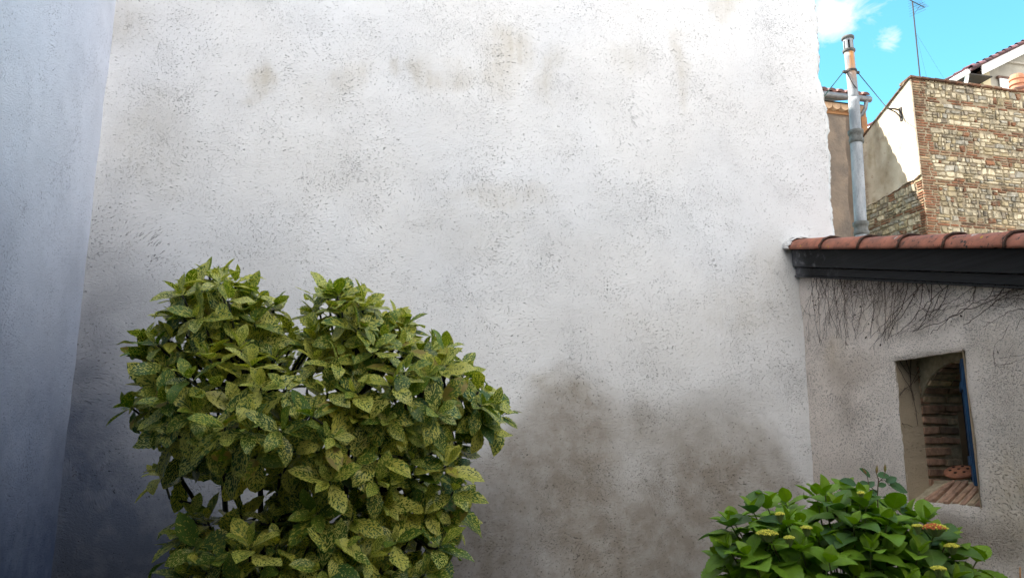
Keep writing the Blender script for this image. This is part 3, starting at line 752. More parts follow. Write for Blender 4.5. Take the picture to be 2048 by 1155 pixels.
while v < YB:
    L = .3; z0 = float(np.interp(v, [8.95, 9.25, YB], [ZT, 9.70, ZB])); z1 = float(np.interp(v+L, [8.95, 9.25, YB], [ZT, 9.70, ZB]))
    cop.hexa([(XS-.07,v,z0-.03),(XS+.4,v,z0-.03),(XS+.4,v+L-.01,z1-.03),(XS-.07,v+L-.01,z1-.03),(XS-.07,v,z0+.012),(XS+.4,v,z0+.012),(XS+.4,v+L-.01,z1+.012),(XS-.07,v+L-.01,z1+.012)], col=shade((.17,.10,.07), .6+.5*rnd.random()))
    v += L
cop.build('coping', M_STONE, stone_b, bevel=.008)
rfb = MB(); rfb.hexa([(XS,YS+.2,ZT-.12),(XS+5.1,YS+.2,ZT-.12),(XS+5.1,YB+.3,ZB-.2),(XS,YB+.3,ZB-.2),(XS,YS+.2,ZT-.05),(XS+5.1,YS+.2,ZT-.05),(XS+5.1,YB+.3,ZB-.1),(XS,YB+.3,ZB-.1)])
rfb.build('roof', simple('weathered_clay', (.26,.11,.07), (.12,.07,.055), 7., .9, .8, .02), stone_b)
M_IRON = simple('dark_iron', (.018,.020,.022), (.04,.028,.02), 20., .6, .3, .002)
bk = MB(); bp = at(1803, 221, 0, XS); bq = at(1790, 219, 0, XS)
bk.tube([(XS-.02,bp.y,bp.z),(XS-.16,bp.y+.02,bp.z+.03),(XS-.34,bp.y+.04,bp.z+.03)], .022, 6); bk.tube([(XS-.02,bp.y-.02,bp.z-.22),(XS-.16,bp.y,bp.z-.06),(XS-.30,bp.y+.04,bp.z+.02)], .016, 6)
bk.box((XS-.05,bp.y-.05,bp.z-.26),(XS-.028,bp.y+.03,bp.z+.06))
bk.build('wire_bracket', M_IRON, stone_b)
# ------------------------------------------------------------------ little ochre house
och = empty('ochre_house', (12, 11.5, 0), 'small ochre house with clay tile eaves and zinc gutter squeezed behind the flue pipe', 'house')
YO = 10.9; xr = at(1728, 220, 1, YO).x; zo = at(1700, 205, 1, YO).z
ob = MB(); ob.box((8.2, YO, 0), (xr, YO+4, zo-.02)); ob.build('wall', simple('grey_brown_render', (.22,.165,.125), (.13,.105,.085), 1.6, .95, .8, .02), och)
bd = MB(); za, zb = at(1700, 232, 1, YO).z, at(1700, 214, 1, YO).z
bd.box((8.2, YO-.03, za), (xr+.02, YO-.001, zb)); bd.box((xr-.14, YO-.05, 5), (xr+.02, YO-.0, za-.003)); bd.build('ochre_band', simple('ochre_brick', (.42,.23,.11), (.30,.16,.08), 5., .9, .6, .01), och)
pi = MB(); px0 = at(1690, 330, 1, 9.3)
pts = [(1692,235),(1691,300),(1697,330),(1696,400),(1702,440),(1702,480),(1704,560)]
pw = [at(x, y, 1, 9.3) for x, y in pts]
for a, b in zip(pw[:-1], pw[1:]):
    pi.hexa([(8.4,9.3,b.z),(b.x,9.3,b.z),(b.x,9.7,b.z),(8.4,9.7,b.z),(8.4,9.3,a.z),(a.x,9.3,a.z),(a.x,9.7,a.z),(8.4,9.7,a.z)])
pi.build('pier', simple('brown_daub', (.185,.14,.105), (.105,.085,.07), 2.2, .95, .9, .03), och)
M_ZINC = simple('zinc', (.25,.26,.27), (.15,.16,.17), 9., .5, .3, .003, .5, .5)
ge = at(1700, 194, 1, 10.55).z; xg = at(1738, 194, 1, 10.6).x
gu = MB(); gu.tube([(8.2,10.56,ge-.015),(xg,10.56,ge+.0)], .075, 10); gu.build('gutter', M_ZINC, och, smooth=True)
dp = MB(); dp.tube([(xg-.12,10.56,ge-.05),(xg-.12,10.62,ge-.22),(xg-.16,10.7,ge-.34),(xg-.30,10.80,ge-.46),(xg-.34,10.84,ge-.8),(xg-.34,10.84,4)], .05, 8); dp.build('downpipe', M_ZINC, och, smooth=True)
tl = MB(); rnd = random.Random(2)
x = 8.3
while x < xg+.02:
    n = 6
    for q in range(4):
        y0 = 10.52+q*.9; y1 = y0+.95; z0 = ge+.10+(y0-10.52)*.42+.02*(q % 2); z1 = ge+.10+(y1-10.52)*.42
        for a in range(n):
            a0, a1 = math.pi*a/n, math.pi*(a+1)/n
            for (r, s) in ((.10, 1),):
                tl.face([(x-r*math.cos(a0),y0,z0+.075*math.sin(a0)),(x-r*math.cos(a1),y0,z0+.075*math.sin(a1)),(x-r*math.cos(a1),y1,z1+.075*math.sin(a1)),(x-r*math.cos(a0),y1,z1+.075*math.sin(a0))], col=(1,1,1))
        if q == 0:
            tl.face([(x-.10*math.cos(math.pi*a/n), y0+.001, z0+.075*math.sin(math.pi*a/n)) for a in range(n+1)], col=(.5,.5,.5))
    x += .235
tl.hexa([(8.2,10.56,ge+.03),(xg+.02,10.56,ge+.03),(xg+.02,14.2,ge+1.5),(8.2,14.2,ge+1.5),(8.2,10.56,ge+.10),(xg+.02,10.56,ge+.10),(xg+.02,14.2,ge+1.6),(8.2,14.2,ge+1.6)], col=(.6,.6,.6))
tl.build('roof', simple('old_roof_tile', (.30,.13,.10), (.10,.065,.07), 6., .85, .5, .01, tint=True), och)
# scalloped genoise course under the eave
gn = MB(); x = 8.3
while x < xr:
    n = 6
    top = ge-.10
    pts = [(x-.115*math.cos(math.pi*a/n), YO-.16, top-.06-.10*math.sin(math.pi*a/n)) for a in range(n+1)]
    for a in range(n):
        p, q = pts[a], pts[a+1]; gn.face([p, q, (q[0], YO, q[2]), (p[0], YO, p[2])]); gn.face([(p[0],p[1],top),(q[0],q[1],top),q,p])
    x += .235
gn.build('genoise', simple('genoise_mortar', (.62,.44,.28), (.45,.30,.2), 8., .9), och)
# ------------------------------------------------------------------ flue pipe
flue = empty('flue_pipe', (8.69, 6, 0), 'tall rust stained cement flue pipe with slotted cap held by two thin wires', 'chimney')
pa = lambda px, py: at(px, py, 1, 6.0)
t = NT('cement_pipe'); P = t.coord(); zz = t.sepx(P)[2]
n1 = t.noise(t.mapp(P, (9,9,2.2)), 1, 5, .65)
c = t.mix(t.ramp(n1, .3, .7), (.30,.31,.325), (.16,.175,.195))
c = t.mix(t.ramp(t.noise(P, 60, 2), .62, .7), c, (.12,.12,.12))
rust = t.math('MULTIPLY', t.math('MULTIPLY', t.ramp(zz, 7.6, 8.35), t.ramp(zz, 8.44, 8.40)), t.ramp(t.noise(t.mapp(P, (12,12,1.5)), 1, 4, .6), .40, .58))
c = t.mix(rust, c, (.42,.20,.07))
M_PIPE = t.fin(c, .85, t.bump(n1, .4, .004), 0, .2)
def seg(name, y0, y1, r, x0=None):
    b = MB(); a = pa(*y0); e = pa(*y1)
    b.tube([a.lerp(e, k/8) for k in range(9)], r, 20); return b.build(name, M_PIPE, flue, smooth=True)
seg('pipe_section', (1698,104), (1708,203), .083); seg('pipe_section', (1707.5,197), (1712,272), .091); seg('pipe_section', (1711.5,268), (1722,460), .098); seg('pipe_section', (1722,455), (1732,640), .103)
lowp = MB(); e = pa(1732, 640); lowp.tube([e, (e.x, 6, .0)], .103, 16); lowp.build('pipe_section', M_PIPE, flue, smooth=True)
M_COL = simple('pipe_collar', (.13,.13,.125), (.07,.07,.065), 14., .9, .6, .004)
for (x, y) in ((1711.5,268), (1721.5,451)):
    b = MB(); c0 = pa(x, y); b.lathe(c0, [(.095,-.17),(.118,-.165),(.122,-.10),(.108,-.09),(.108,-.02),(.126,-.005),(.126,.055),(.10,.065)], 20); b.build('collar', M_COL, flue, smooth=True)
b = MB(); c0 = pa(1698, 104); H = pa(1697, 80).z-c0.z
b.lathe(c0, [(.083,-.02),(.105,.0),(.108,.03),(.078,.035)], 20)
b.build('cap_ring', M_COL, flue)
b = MB()
for k in range(6):
    a0 = 2*math.pi*k/6+.2; n = 4
    for j in range(n):
        aa, ab = a0+j*.16, a0+(j+1)*.16
        P_ = lambda r, a, z: (c0.x+r*math.cos(a), c0.y+r*math.sin(a), c0.z+z)
        b.hexa([P_(.060,aa,.03),P_(.082,aa,.03),P_(.082,ab,.03),P_(.060,ab,.03),P_(.060,aa,H-.03),P_(.082,aa,H-.03),P_(.082,ab,H-.03),P_(.060,ab,H-.03)])
b.lathe(c0, [(.0,H-.035),(.083,H-.035),(.083,H-.0),(.0,H)], 20); b.lathe(c0, [(.045,.03),(.045,H-.03)], 12, 1)
b.build('slotted_cap', [M_PIPE, simple('soot', (.01,.01,.01), None, 5, .9)], flue)
b = MB(); b.lathe(c0, [(.09,H+.0),(.108,H+.012),(.105,H+.05),(.05,H+.07),(0,H+.072)], 20); b.build('cap_lid', M_COL, flue, smooth=True)
cc = pa(1702, 143); b = MB(); b.lathe(cc, [(.088,-.02),(.098,-.018),(.098,.018),(.088,.02)], 20); b.box((cc.x-.17,cc.y-.03,cc.z-.05),(cc.x-.09,cc.y+.01,cc.z-.01)); b.box((cc.x+.09,cc.y-.03,cc.z-.03),(cc.x+.15,cc.y+.01,cc.z+.01))
b.build('wire_clamp', M_IRON, flue)
M_WIRE = simple('green_wire', (.02,.07,.05), None, 5, .5)
b = MB(); b.tube([(cc.x+.13,cc.y,cc.z),(bp.x-.34,bp.y+.04,bp.z+.03)], .009, 5); b.build('guy_wire', M_WIRE, flue)
a = Vector((cc.x-.13, cc.y, cc.z)); best = None
for i in range(0, 400):
    q = Vector((3.62, 5.0, 2+i*.03)); x1, y1 = proj(q); x0, y0 = proj(a)
    yy = y0+(y1-y0)*(x0-1660)/(x0-x1); e_ = abs(yy-178)
    if best is None or e_ < best[0]: best = (e_, q)
b = MB(); b.tube([a, best[1]], .009, 5); b.build('guy_wire', M_WIRE, flue)
b = MB(); b.tube([(cc.x-.10,cc.y-.02,cc.z-.05),(cc.x-.09,cc.y-.07,cc.z-.18),(cc.x-.05,cc.y-.095,cc.z-.30),(cc.x+.0,cc.y-.10,cc.z-.36)], .008, 5); b.build('loose_wire', M_IRON, flue)
# ------------------------------------------------------------------ tv antenna
YA = 11.0; a0 = at(1838, 152, 1, YA); a1 = at(1824.5, 2, 1, YA)
ant = empty('tv_antenna', (a0.x, YA, 9.0), 'thin roof aerial on a long mast rising from behind the stone house', 'antenna')
b = MB(); b.tube([(a0.x, YA, 8.9), (a1.x, YA, a1.z)], .017, 8); b.build('mast', M_IRON, ant)
b = MB(); hd = Vector((.9,.35,0)).normalized(); s = Vector((-hd.y,hd.x,0)); top = Vector((a1.x,YA,a1.z-.02))
b.tube([top-hd*.12, top+hd*.62+Vector((0,0,.05))], .012, 6); b.tube([top+Vector((0,0,-.38)), top+hd*.36+Vector((0,0,-.02))], .006, 5); b.build('boom', M_IRON, ant)
b = MB()
for k in range(9):
    c0_ = top+hd*(.12+k*.06)+Vector((0,0,.02)); L = .13
    b.tube([c0_-s*L+Vector((0,0,.0)), c0_+s*L], .004, 4)
for k in range(7):
    zz_ = -.26+k*.075; c0_ = top+hd*(.22)+Vector((0,0,zz_)); b.tube([c0_-s*.22, c0_+s*.22], .004, 4)
b.build('elements', M_IRON, ant)
b = MB(); m = top+Vector((.0,0,-.9)); b.tube([m, (a0.x+2.6, YA+1, 10.3)], .0025, 3); b.tube([m, (a0.x+.7, YA+.2, 9.3)], .0025, 3); b.build('stay_wire', M_IRON, ant)
# ------------------------------------------------------------------ far gabled house
YF = 16.0
fh = empty('gabled_house', (24, YF+3, 0), 'far pale house with white bargeboard, clay tile verge and white framed window', 'house')
e0 = at(1938, 142, 1, YF); e1 = at(2048, 88, 1, YF); sl = (e1.z-e0.z)/(e1.x-e0.x)
xl_, zl_ = at(1962, 150, 1, YF+.5).x, at(1955, 150, 1, YF+.5).z
apx = xl_+4.5; rz = lambda x: e0.z+sl*(min(x, 2*apx-x)-e0.x)
w = MB(); xs = [xl_, apx, 2*apx-xl_]
b0 = [(xl_,YF+.5,0),(2*apx-xl_,YF+.5,0),(2*apx-xl_,YF+.5,rz(xl_)-.15),(apx,YF+.5,rz(apx)-.15),(xl_,YF+.5,rz(xl_)-.15)]
w.face(b0); w.face([(x,y+8,z) for x,y,z in b0][::-1])
for i in range(5):
    p, q = b0[i], b0[(i+1) % 5]; w.face([p, (p[0],p[1]+8,p[2]), (q[0],q[1]+8,q[2]), q])
w.build('wall', simple('pale_render', (.36,.34,.29), (.25,.235,.205), 1.2, .95, .5, .02), fh)
fr = MB(); zf = at(2000, 121, 1, YF+.45).z; fr.box((xl_+.3, YF+.40, zf-.05), (apx*2-xl_-.3, YF+.499, zf+.02)); fr.build('string_course', simple('pale_band', (.42,.39,.34), None, 3, .9), fh)
qn = MB(); qn.box((xl_-.02, YF+.43, 0), (xl_+.32, YF+.60, rz(xl_)-.2)); qn.build('corner_pier', simple('cream_pier', (.50,.44,.28), (.42,.36,.24), 4, .9), fh)
M_WHITE = simple('white_gloss', (.80,.80,.79), (.72,.72,.72), 4, .5, .1)
bb = MB(); X0 = e0.x+.55; hgt = .36
bb.hexa([(X0,YF-.02,rz(X0)-hgt),(apx,YF-.02,rz(apx)-hgt),(apx,YF+.02,rz(apx)-hgt),(X0,YF+.02,rz(X0)-hgt),(X0,YF-.02,rz(X0)-.02),(apx,YF-.02,rz(apx)-.02),(apx,YF+.02,rz(apx)-.02),(X0,YF+.02,rz(X0)-.02)])
bb.build('bargeboard', M_WHITE, fh)
r_ = MB()
for (xa, xb) in ((e0.x, apx), (apx, 2*apx-e0.x)):
    r_.hexa([(xa,YF-.1,rz(xa)-.02),(xb,YF-.1,rz(xb)-.02),(xb,YF+9,rz(xb)-.02),(xa,YF+9,rz(xa)-.02),(xa,YF-.1,rz(xa)+.07),(xb,YF-.1,rz(xb)+.07),(xb,YF+9,rz(xb)+.07),(xa,YF+9,rz(xa)+.07)], col=(.7,.7,.7))
rnd = random.Random(8); x = e0.x
while x < apx:      # verge tiles, overlapping up the slope
    L = .30; n = 5; tn = (.5+rnd.random()*.9)
    for yy in (YF-.08,):
        for a in range(n):
            A0, A1 = math.pi*a/n, math.pi*(a+1)/n; k0, k1 = .11, .09
            r_.face([(x,yy-k0*math.cos(A0),rz(x)+.05+.13*math.sin(A0)),(x,yy-k0*math.cos(A1),rz(x)+.05+.13*math.sin(A1)),(x+L+.03,yy-k1*math.cos(A1),rz(x+L)+.03+.10*math.sin(A1)),(x+L+.03,yy-k1*math.cos(A0),rz(x+L)+.03+.10*math.sin(A0))], col=(tn,tn*.9,tn*.95))
    x += L
y = YF+.15
while y < YF+9:     # tile ends along the side eave
    r_.tube([(e0.x-.03,y,rz(e0.x)+.08),(e0.x+.4,y,rz(e0.x+.4)+.09)], .11, 8, col=(.6+.4*rnd.random(),.55,.55)); y += .42
r_.build('roof', simple('purple_roof_tile', (.19,.10,.09), (.08,.06,.075), 4., .9, .5, .02, tint=True), fh)
gg = MB(); gg.tube([(e0.x-.08,YF-.05,rz(e0.x)-.05),(e0.x-.08,YF+9,rz(e0.x)-.05)], .09, 8); gg.build('gutter', M_WHITE, fh, smooth=True)
sf = MB(); sf.box((e0.x,YF+.02,rz(e0.x)-.10),(xl_-.022,YF+8.5,rz(e0.x)-.06)); sf.build('soffit', M_IRON, fh)
dpp = MB(); dpp.tube([(e0.x+.02,YF+.1,rz(e0.x)-.05),(e0.x+.1,YF+.35,rz(e0.x)-.5),(xl_-.12,YF+.4,rz(e0.x)-1.4),(xl_-.12,YF+.4,0)], .07, 8); dpp.build('downpipe', M_WHITE, fh, smooth=True)
w0, w1 = at(2001, 158, 1, YF+.4), at(2062, 205, 1, YF+.4)
fw = empty('window', (w0.x-24, YF+.4-(YF+3), w0.z), None, None); fw.parent = fh; bpy.context.view_layer.update()
def wpart(mb, name, mat):
    o = mb.build(name, mat, None); o.parent = fw; o.matrix_parent_inverse = fw.matrix_world.inverted()
wf = MB(); wf.box((w0.x,YF+.44,w1.z),(w1.x,YF+.47,w0.z)); wpart(wf, 'pane', simple('bright_blind', (.78,.80,.84), (.70,.73,.80), 2, .4, .05))
wf = MB()
for (xa, xb, za_, zb_) in ((w0.x-.03,w0.x+.05,w1.z,w0.z+.03),(w1.x-.05,w1.x+.03,w1.z,w0.z+.03),(w0.x+.052,w1.x-.052,w0.z-.05,w0.z+.03),(w0.x+.052,w1.x-.052,(w0.z+w1.z)/2+.02,(w0.z+w1.z)/2+.06)): wf.box((xa,YF+.40,za_),(xb,YF+.438,zb_))
wpart(wf, 'window_frame', M_WHITE)
lt = MB(); lt.box((w0.x-.1,YF+.38,w0.z+.035),(w1.x+.1,YF+.498,w0.z+.12)); lt.build('lintel', simple('brown_lintel', (.16,.10,.08), None, 5, .9), fh)
# clay chimney pot on the stone house's roof
cpz = at(2038, 185, 1, 9.9); pot = empty('chimney_pot', (cpz.x, 9.9, 9.2), 'ribbed orange clay chimney pot beside a small clay ridge tile at the right edge', 'chimney pot')
zt_ = at(2038, 152, 1, 9.9).z-9.2; b = MB()
b.lathe((cpz.x,9.9,9.2), [(.17,0),(.17,zt_-.28),(.20,zt_-.27),(.20,zt_-.20),(.165,zt_-.19),(.165,zt_-.14),(.19,zt_-.13),(.19,zt_-.07),(.16,zt_-.06),(.15,zt_),(.12,zt_),(.12,zt_-.2)], 20)
b.build('pot', simple('pale_clay', (.46,.21,.12), (.38,.17,.10), 6, .85), pot, smooth=False)
b = MB(); q0, q1 = at(2014, 187, 1, 9.6), at(2046, 172, 1, 9.6)
b.tube([q0, q0.lerp(q1, .5)+Vector((0,0,.02)), q1+Vector((.1,0,0))], .045, 8); b.build('ridge_tile', bpy.data.materials['weathered_clay'], pot)
# ------------------------------------------------------------------ leaves
def leaf_shape(prof, nl=12, na=2, serr=.07, fold=.25, droop=.6, petiole=.10, wave=.0, teeth=1):
    """one leaf in its own frame: x along, y across, z up out of the blade; returns verts, faces, (u, v)"""
    us = np.linspace(0, 1, nl+1); dx = np.diff(us); th = -droop*us**1.3; xs = [0]; zs = [0]
    for i in range(nl): a = (th[i]+th[i+1])/2; xs.append(xs[-1]+dx[i]*math.cos(a)); zs.append(zs[-1]+dx[i]*math.sin(a))
    V, UV = [], []
    for i, u in enumerate(us):
        w = prof(u); tooth = 1 + (serr if (i % 2 and .2 < u < .95) else -serr*.5 if .2 < u < .95 else 0)
        for j in range(-na, na+1):
            s = j/na; y = w*s*(tooth if abs(j) == na else 1)
            back = -(serr*.25 if abs(j) == na and i % 2 else 0)
            z = zs[i] + fold*abs(y)*math.cos(th[i]) - .35*fold*(abs(s)**2)*w + wave*math.sin(u*9+ (2 if s > 0 else 0))*abs(s)*w
            V.append((xs[i]+back-fold*abs(y)*math.sin(th[i]), y, z)); UV.append((u, s))
    F = []; W = 2*na+1
    for i in range(nl):
        for j in range(W-1): a = i*W+j; F.append((a, a+1, a+1+W, a+W))
    if petiole:
        b = len(V); pw = .012
        for (x, z) in ((-petiole, petiole*.25), (0.02, 0)):
            for (y, dz) in ((-pw, 0), (pw, 0), (0, -pw*1.5)): V.append((x, y, z+dz)); UV.append((0, 0))
        F += [(b, b+1, b+4, b+3), (b+1, b+2, b+5, b+4), (b+2, b, b+3, b+5)]
    V = np.array(V); V[:, 0] += petiole; V[:, 2] -= petiole*.25
    return V, F, np.array(UV)
class Leaves:
    def __init__(s): s.V, s.F, s.A, s.B, s.n = [], [], [], [], 0
    def add(s, tmpl, pos, d, up, size, rnd, extra=(0, 0)):
        V, F, UV = tmpl; d = Vector(d).normalized(); side = Vector(up).cross(d)
        if side.length < .02: side = d.orthogonal()
        side.normalize(); n = d.cross(side).normalized()
        M = np.array([list(d), list(side), list(n)]); W = (V*size) @ M + np.array(pos)
        s.V.append(W); s.F += [tuple(i+s.n for i in f) for f in F]; m = len(V)
        a = np.zeros((m, 4)); a[:, 0] = UV[:, 0]; a[:, 1] = UV[:, 1]*.5+.5; a[:, 2] = rnd; a[:, 3] = 1; s.A.append(a)
        b = np.zeros((m, 4)); b[:, 0] = extra[0]; b[:, 1] = extra[1]; b[:, 3] = 1; s.B.append(b); s.n += m
    def build(s, name, mat, parent):
        me = bpy.data.meshes.new(name); V = np.concatenate(s.V); me.from_pydata(V.tolist(), [], s.F)
        for nm, arr in (('leaf', s.A), ('kind', s.B)):
            a = me.color_attributes.new(nm, 'FLOAT_COLOR', 'POINT'); a.data.foreach_set('color', np.concatenate(arr).astype(np.float32).ravel())
        return link(name, me, mat, parent, True)
def leaf_mat(name, build):
    t = NT(name); A = t.sepx(t.attr('leaf')); B = t.sepx(t.attr('kind'))
    av = t.math('ABSOLUTE', t.math('MULTIPLY_ADD', A[1], 2., -1.))
    col, h, rough = build(t, A, B, av)
    geo = t.n.new('ShaderNodeNewGeometry').outputs['Backfacing']
    col = t.mix(t.math('MULTIPLY', geo, .6), col, t.mix(.5, col, (.11,.16,.06)))
    t.fin(col, rough, t.bump(h, .35, .003), 0, .32)
    tr = t.n.new('ShaderNodeBsdfTranslucent'); t.put(tr.inputs[0], t.mix(1, col, (1.0,1.15,.5), 'MULTIPLY'))
    mx = t.n.new('ShaderNodeMixShader'); mx.inputs[0].default_value = .24
    t.l.new(t.b.outputs[0], mx.inputs[1]); t.l.new(tr.outputs[0], mx.inputs[2]); t.l.new(mx.outputs[0], t.out.inputs[0])
    return t.mat
def auc(t, A, B, av):
    a = t.math('MULTIPLY_ADD', av, -.22, A[0])
    vec = t.comb(t.math('MULTIPLY', a, 20.), t.math('MULTIPLY_ADD', A[1], 9.5, 0.), t.math('MULTIPLY', A[2], 67.))
    n = t.noise(vec, 1., 2, .55); n2 = t.noise(t.comb(t.math('MULTIPLY', a, 4.), t.math('MULTIPLY', A[1], 4.), t.math('MULTIPLY', A[2], 91.)), 1., 2, .5)
    v = t.math('MULTIPLY_ADD', n2, .16, t.math('ADD', n, B[0]))
    sp = t.ramp(v, .600, .622)
    green = t.mix(A[2], (.020,.080,.004), (.050,.145,.006)); green = t.mix(B[1], green, (.24,.34,.010))
    yel = t.mix(A[2], (.92,.84,.20), (.80,.70,.09))
    old = t.math('MULTIPLY', t.ramp(A[2], .955, .96), t.ramp(t.noise(t.comb(t.math('MULTIPLY', A[0], 3.), t.math('MULTIPLY', A[1], 2.), A[2]), 1., 3, .6), .42, .56))
    mid = t.ramp(av, .0, .05, .8, 0.)
    col = t.mix(t.math('MULTIPLY', sp, .92), green, yel); col = t.mix(mid, col, t.mix(.5, green, (.16,.19,.04)))
    col = t.mix(old, col, (.40,.27,.06))
    rib = t.math('ABSOLUTE', t.math('SINE', t.math('MULTIPLY', a, 28.)))
    h = t.math('ADD', t.math('MULTIPLY', t.ramp(rib, 0, .3), .5), t.ramp(av, 0, .10, 0, .8))
    return col, h, t.ramp(A[2], 0, 1, .26, .48)
M_AUC = leaf_mat('spotted_leaf', auc)
def hyd(t, A, B, av):
    a = t.math('MULTIPLY_ADD', av, -.30, A[0])
    rib = t.ramp(t.math('ABSOLUTE', t.math('SINE', t.math('MULTIPLY', a, 25.))), .0, .30)
    green = t.mix(A[2], (.15,.31,.006), (.23,.42,.008)); green = t.mix(B[1], green, (.28,.42,.010)); green = t.mix(B[0], green, (.03,.10,.025))
    n = t.noise(t.coord(), 40, 3)
    green = t.mix(t.ramp(n, .3, .7, 0, .3), green, t.mix(.6, green, (.03,.07,.01)))
    col = t.mix(t.math('MULTIPLY_ADD', rib, -.5, .5), green, t.mix(.55, green, (.025,.055,.006)))
    col = t.mix(t.ramp(av, .0, .06, .65, 0.), col, t.mix(.5, green, (.24,.30,.09)))
    return col, t.math('MULTIPLY_ADD', rib, .8, t.ramp(av, 0, .12, 0, .6)), .45
M_HYD = leaf_mat('hydrangea_leaf', hyd)
def ros(t, A, B, av):
    a = t.math('MULTIPLY_ADD', av, -.30, A[0]); rib = t.ramp(t.math('ABSOLUTE', t.math('SINE', t.math('MULTIPLY', a, 22.))), .0, .3)
    g_ = t.mix(A[2], (.04,.12,.05), (.06,.16,.065)); return t.mix(t.math('MULTIPLY_ADD', rib, -.3, .3), g_, (.06,.12,.06)), rib, .42
M_ROSE = leaf_mat('rose_leaf', ros)
M_STEM = simple('dark_green_stem', (.020,.030,.010), (.035,.028,.015), 20., .6, .4, .002)
# ------------------------------------------------------------------ spotted laurel
def pa_auc(u): return .262*math.sin(math.pi*min(1, u**1.05))**.80*(1-.12*u) + .004 if u < .999 else .002
A_T = [leaf_shape(pa_auc, 14, 2, .10, f, d, .07, w) for f, d, w in ((.30,.35,.05),(.20,.65,.10),(.35,.85,.04),(.12,.45,.16),(.50,.20,.03),(.25,1.15,.10),(.05,-.25,.12))]
shrub = empty('spotted_laurel', (-.05, -1.6, 0), 'large evergreen shrub with yellow speckled leaves standing before the white wall on the left', 'shrub')
rnd = random.Random(77)
def ppm(Y, px=600):     # photo pixels per metre at that depth
    a, b = at(px, 900, 1, Y), at(px+100, 900, 1, Y); return 100/(b-a).length
LOBES = [  # px, py, Y, rx, ry (photo pixels), ry depth in m
 (448,632,-1.62,66,78,.26),(515,665,-1.60,48,50,.22),(688,656,-1.75,52,66,.25),(770,690,-1.62,48,42,.20),(345,735,-1.60,52,62,.24),(335,800,-1.55,42,46,.2),(600,800,-1.62,225,98,.42),
 (860,770,-1.62,70,62,.26),(932,812,-1.66,38,34,.16),(960,835,-1.66,16,14,.10),(760,800,-1.72,120,92,.36),(430,800,-1.66,100,100,.34),(590,860,-1.80,200,70,.32),(700,940,-1.62,150,110,.42),(850,980,-1.60,70,90,.30),
 (800,1090,-1.62,110,110,.38),(660,1090,-1.72,70,90,.34),(480,918,-1.95,62,20,.12),(365,875,-1.58,30,46,.18),(330,965,-1.50,10,26,.08),(430,1065,-1.72,62,26,.20),(400,1140,-1.70,60,46,.26),(540,1120,-1.78,90,50,.26),(880,1110,-1.55,34,60,.2),(620,1210,-1.65,280,70,.45)]
LB = []
for (px, py, Y, rx, ry, dy) in LOBES:
    s = ppm(Y, px); LB.append((at(px, py, 1, Y), rx/s, dy, ry/s))
def inside(p, k=.86, skip=-1):
    for i, (c, a, b, h_) in enumerate(LB):
        if i != skip and ((p.x-c.x)/a)**2+((p.y-c.y)/b)**2+((p.z-c.z)/h_)**2 < k*k: return True
    return False
tips = []
for i, (c, a, b, h_) in enumerate(LB):
    n = int(260*(a*b+b*h_+a*h_)/.08*.35)+30
    for _ in range(n):
        v = Vector((rnd.gauss(0,1), rnd.gauss(0,1), rnd.gauss(0,1))).normalized()
        if v.z < -.75: continue
        p = Vector((c.x+v.x*a, c.y+v.y*b, c.z+v.z*h_))
        if inside(p, .90, i): continue
        md = .079 if v.y < .3 else .11
        if any((p-q[0]).length_squared < md*md for q in tips): continue
        nrm = Vector((v.x/a, v.y/b, v.z/h_)).normalized(); tips.append((p + nrm*rnd.choice((0, 0, .0, .02, -.03, .045)), nrm, 1.0))
for _ in range(2600):   # some inside, in the dark of the crown
    c, a, b, h_ = rnd.choice(LB); v = Vector((rnd.uniform(-1,1), rnd.uniform(-1,1), rnd.uniform(-1,1)))
    if v.length > .8: continue
    p = Vector((c.x+v.x*a, c.y+v.y*b, c.z+v.z*h_))
    if any((p-q[0]).length_squared < .115**2 for q in tips): continue
    tips.append((p, Vector((v.x, v.y-.3, .6)).normalized(), .8))
EXTRA = [(438,562),(418,552),(470,566),(398,590),(502,590),(520,625),(655,590),(636,612),(690,598),(718,610),(745,625),(790,640),(805,655),(860,702),(885,722),(925,752),(962,786),(985,812),(1000,832),(968,848),(935,846),(290,722),(296,775),(315,690),(352,640),(372,600),(300,820),(905,905),(915,950)]
for ex, ey in EXTRA:
    p = at(ex, ey, 1, -1.66+rnd.uniform(-.1, .06)); tips.append((p, Vector((ex-600, -160, (820-ey)*1.1)).normalized(), 1.0))
def keep(p):
    x, y = proj(p)
    if 566 < x < 614 and y < 650: return False
    if y > 862 and x > 916: return False
    if y > 1070 and x > 892: return False
    if y > 975 and x < 356: return False
    if 870 < y <= 975 and x < 315: return False
    if 395 < x < 470 and 925 < y < 1000: return False
    if 500 < x < 560 and 960 < y < 1040: return False
    return True
tips = [t_ for t_ in tips if keep(t_[0])]
LV = Leaves()
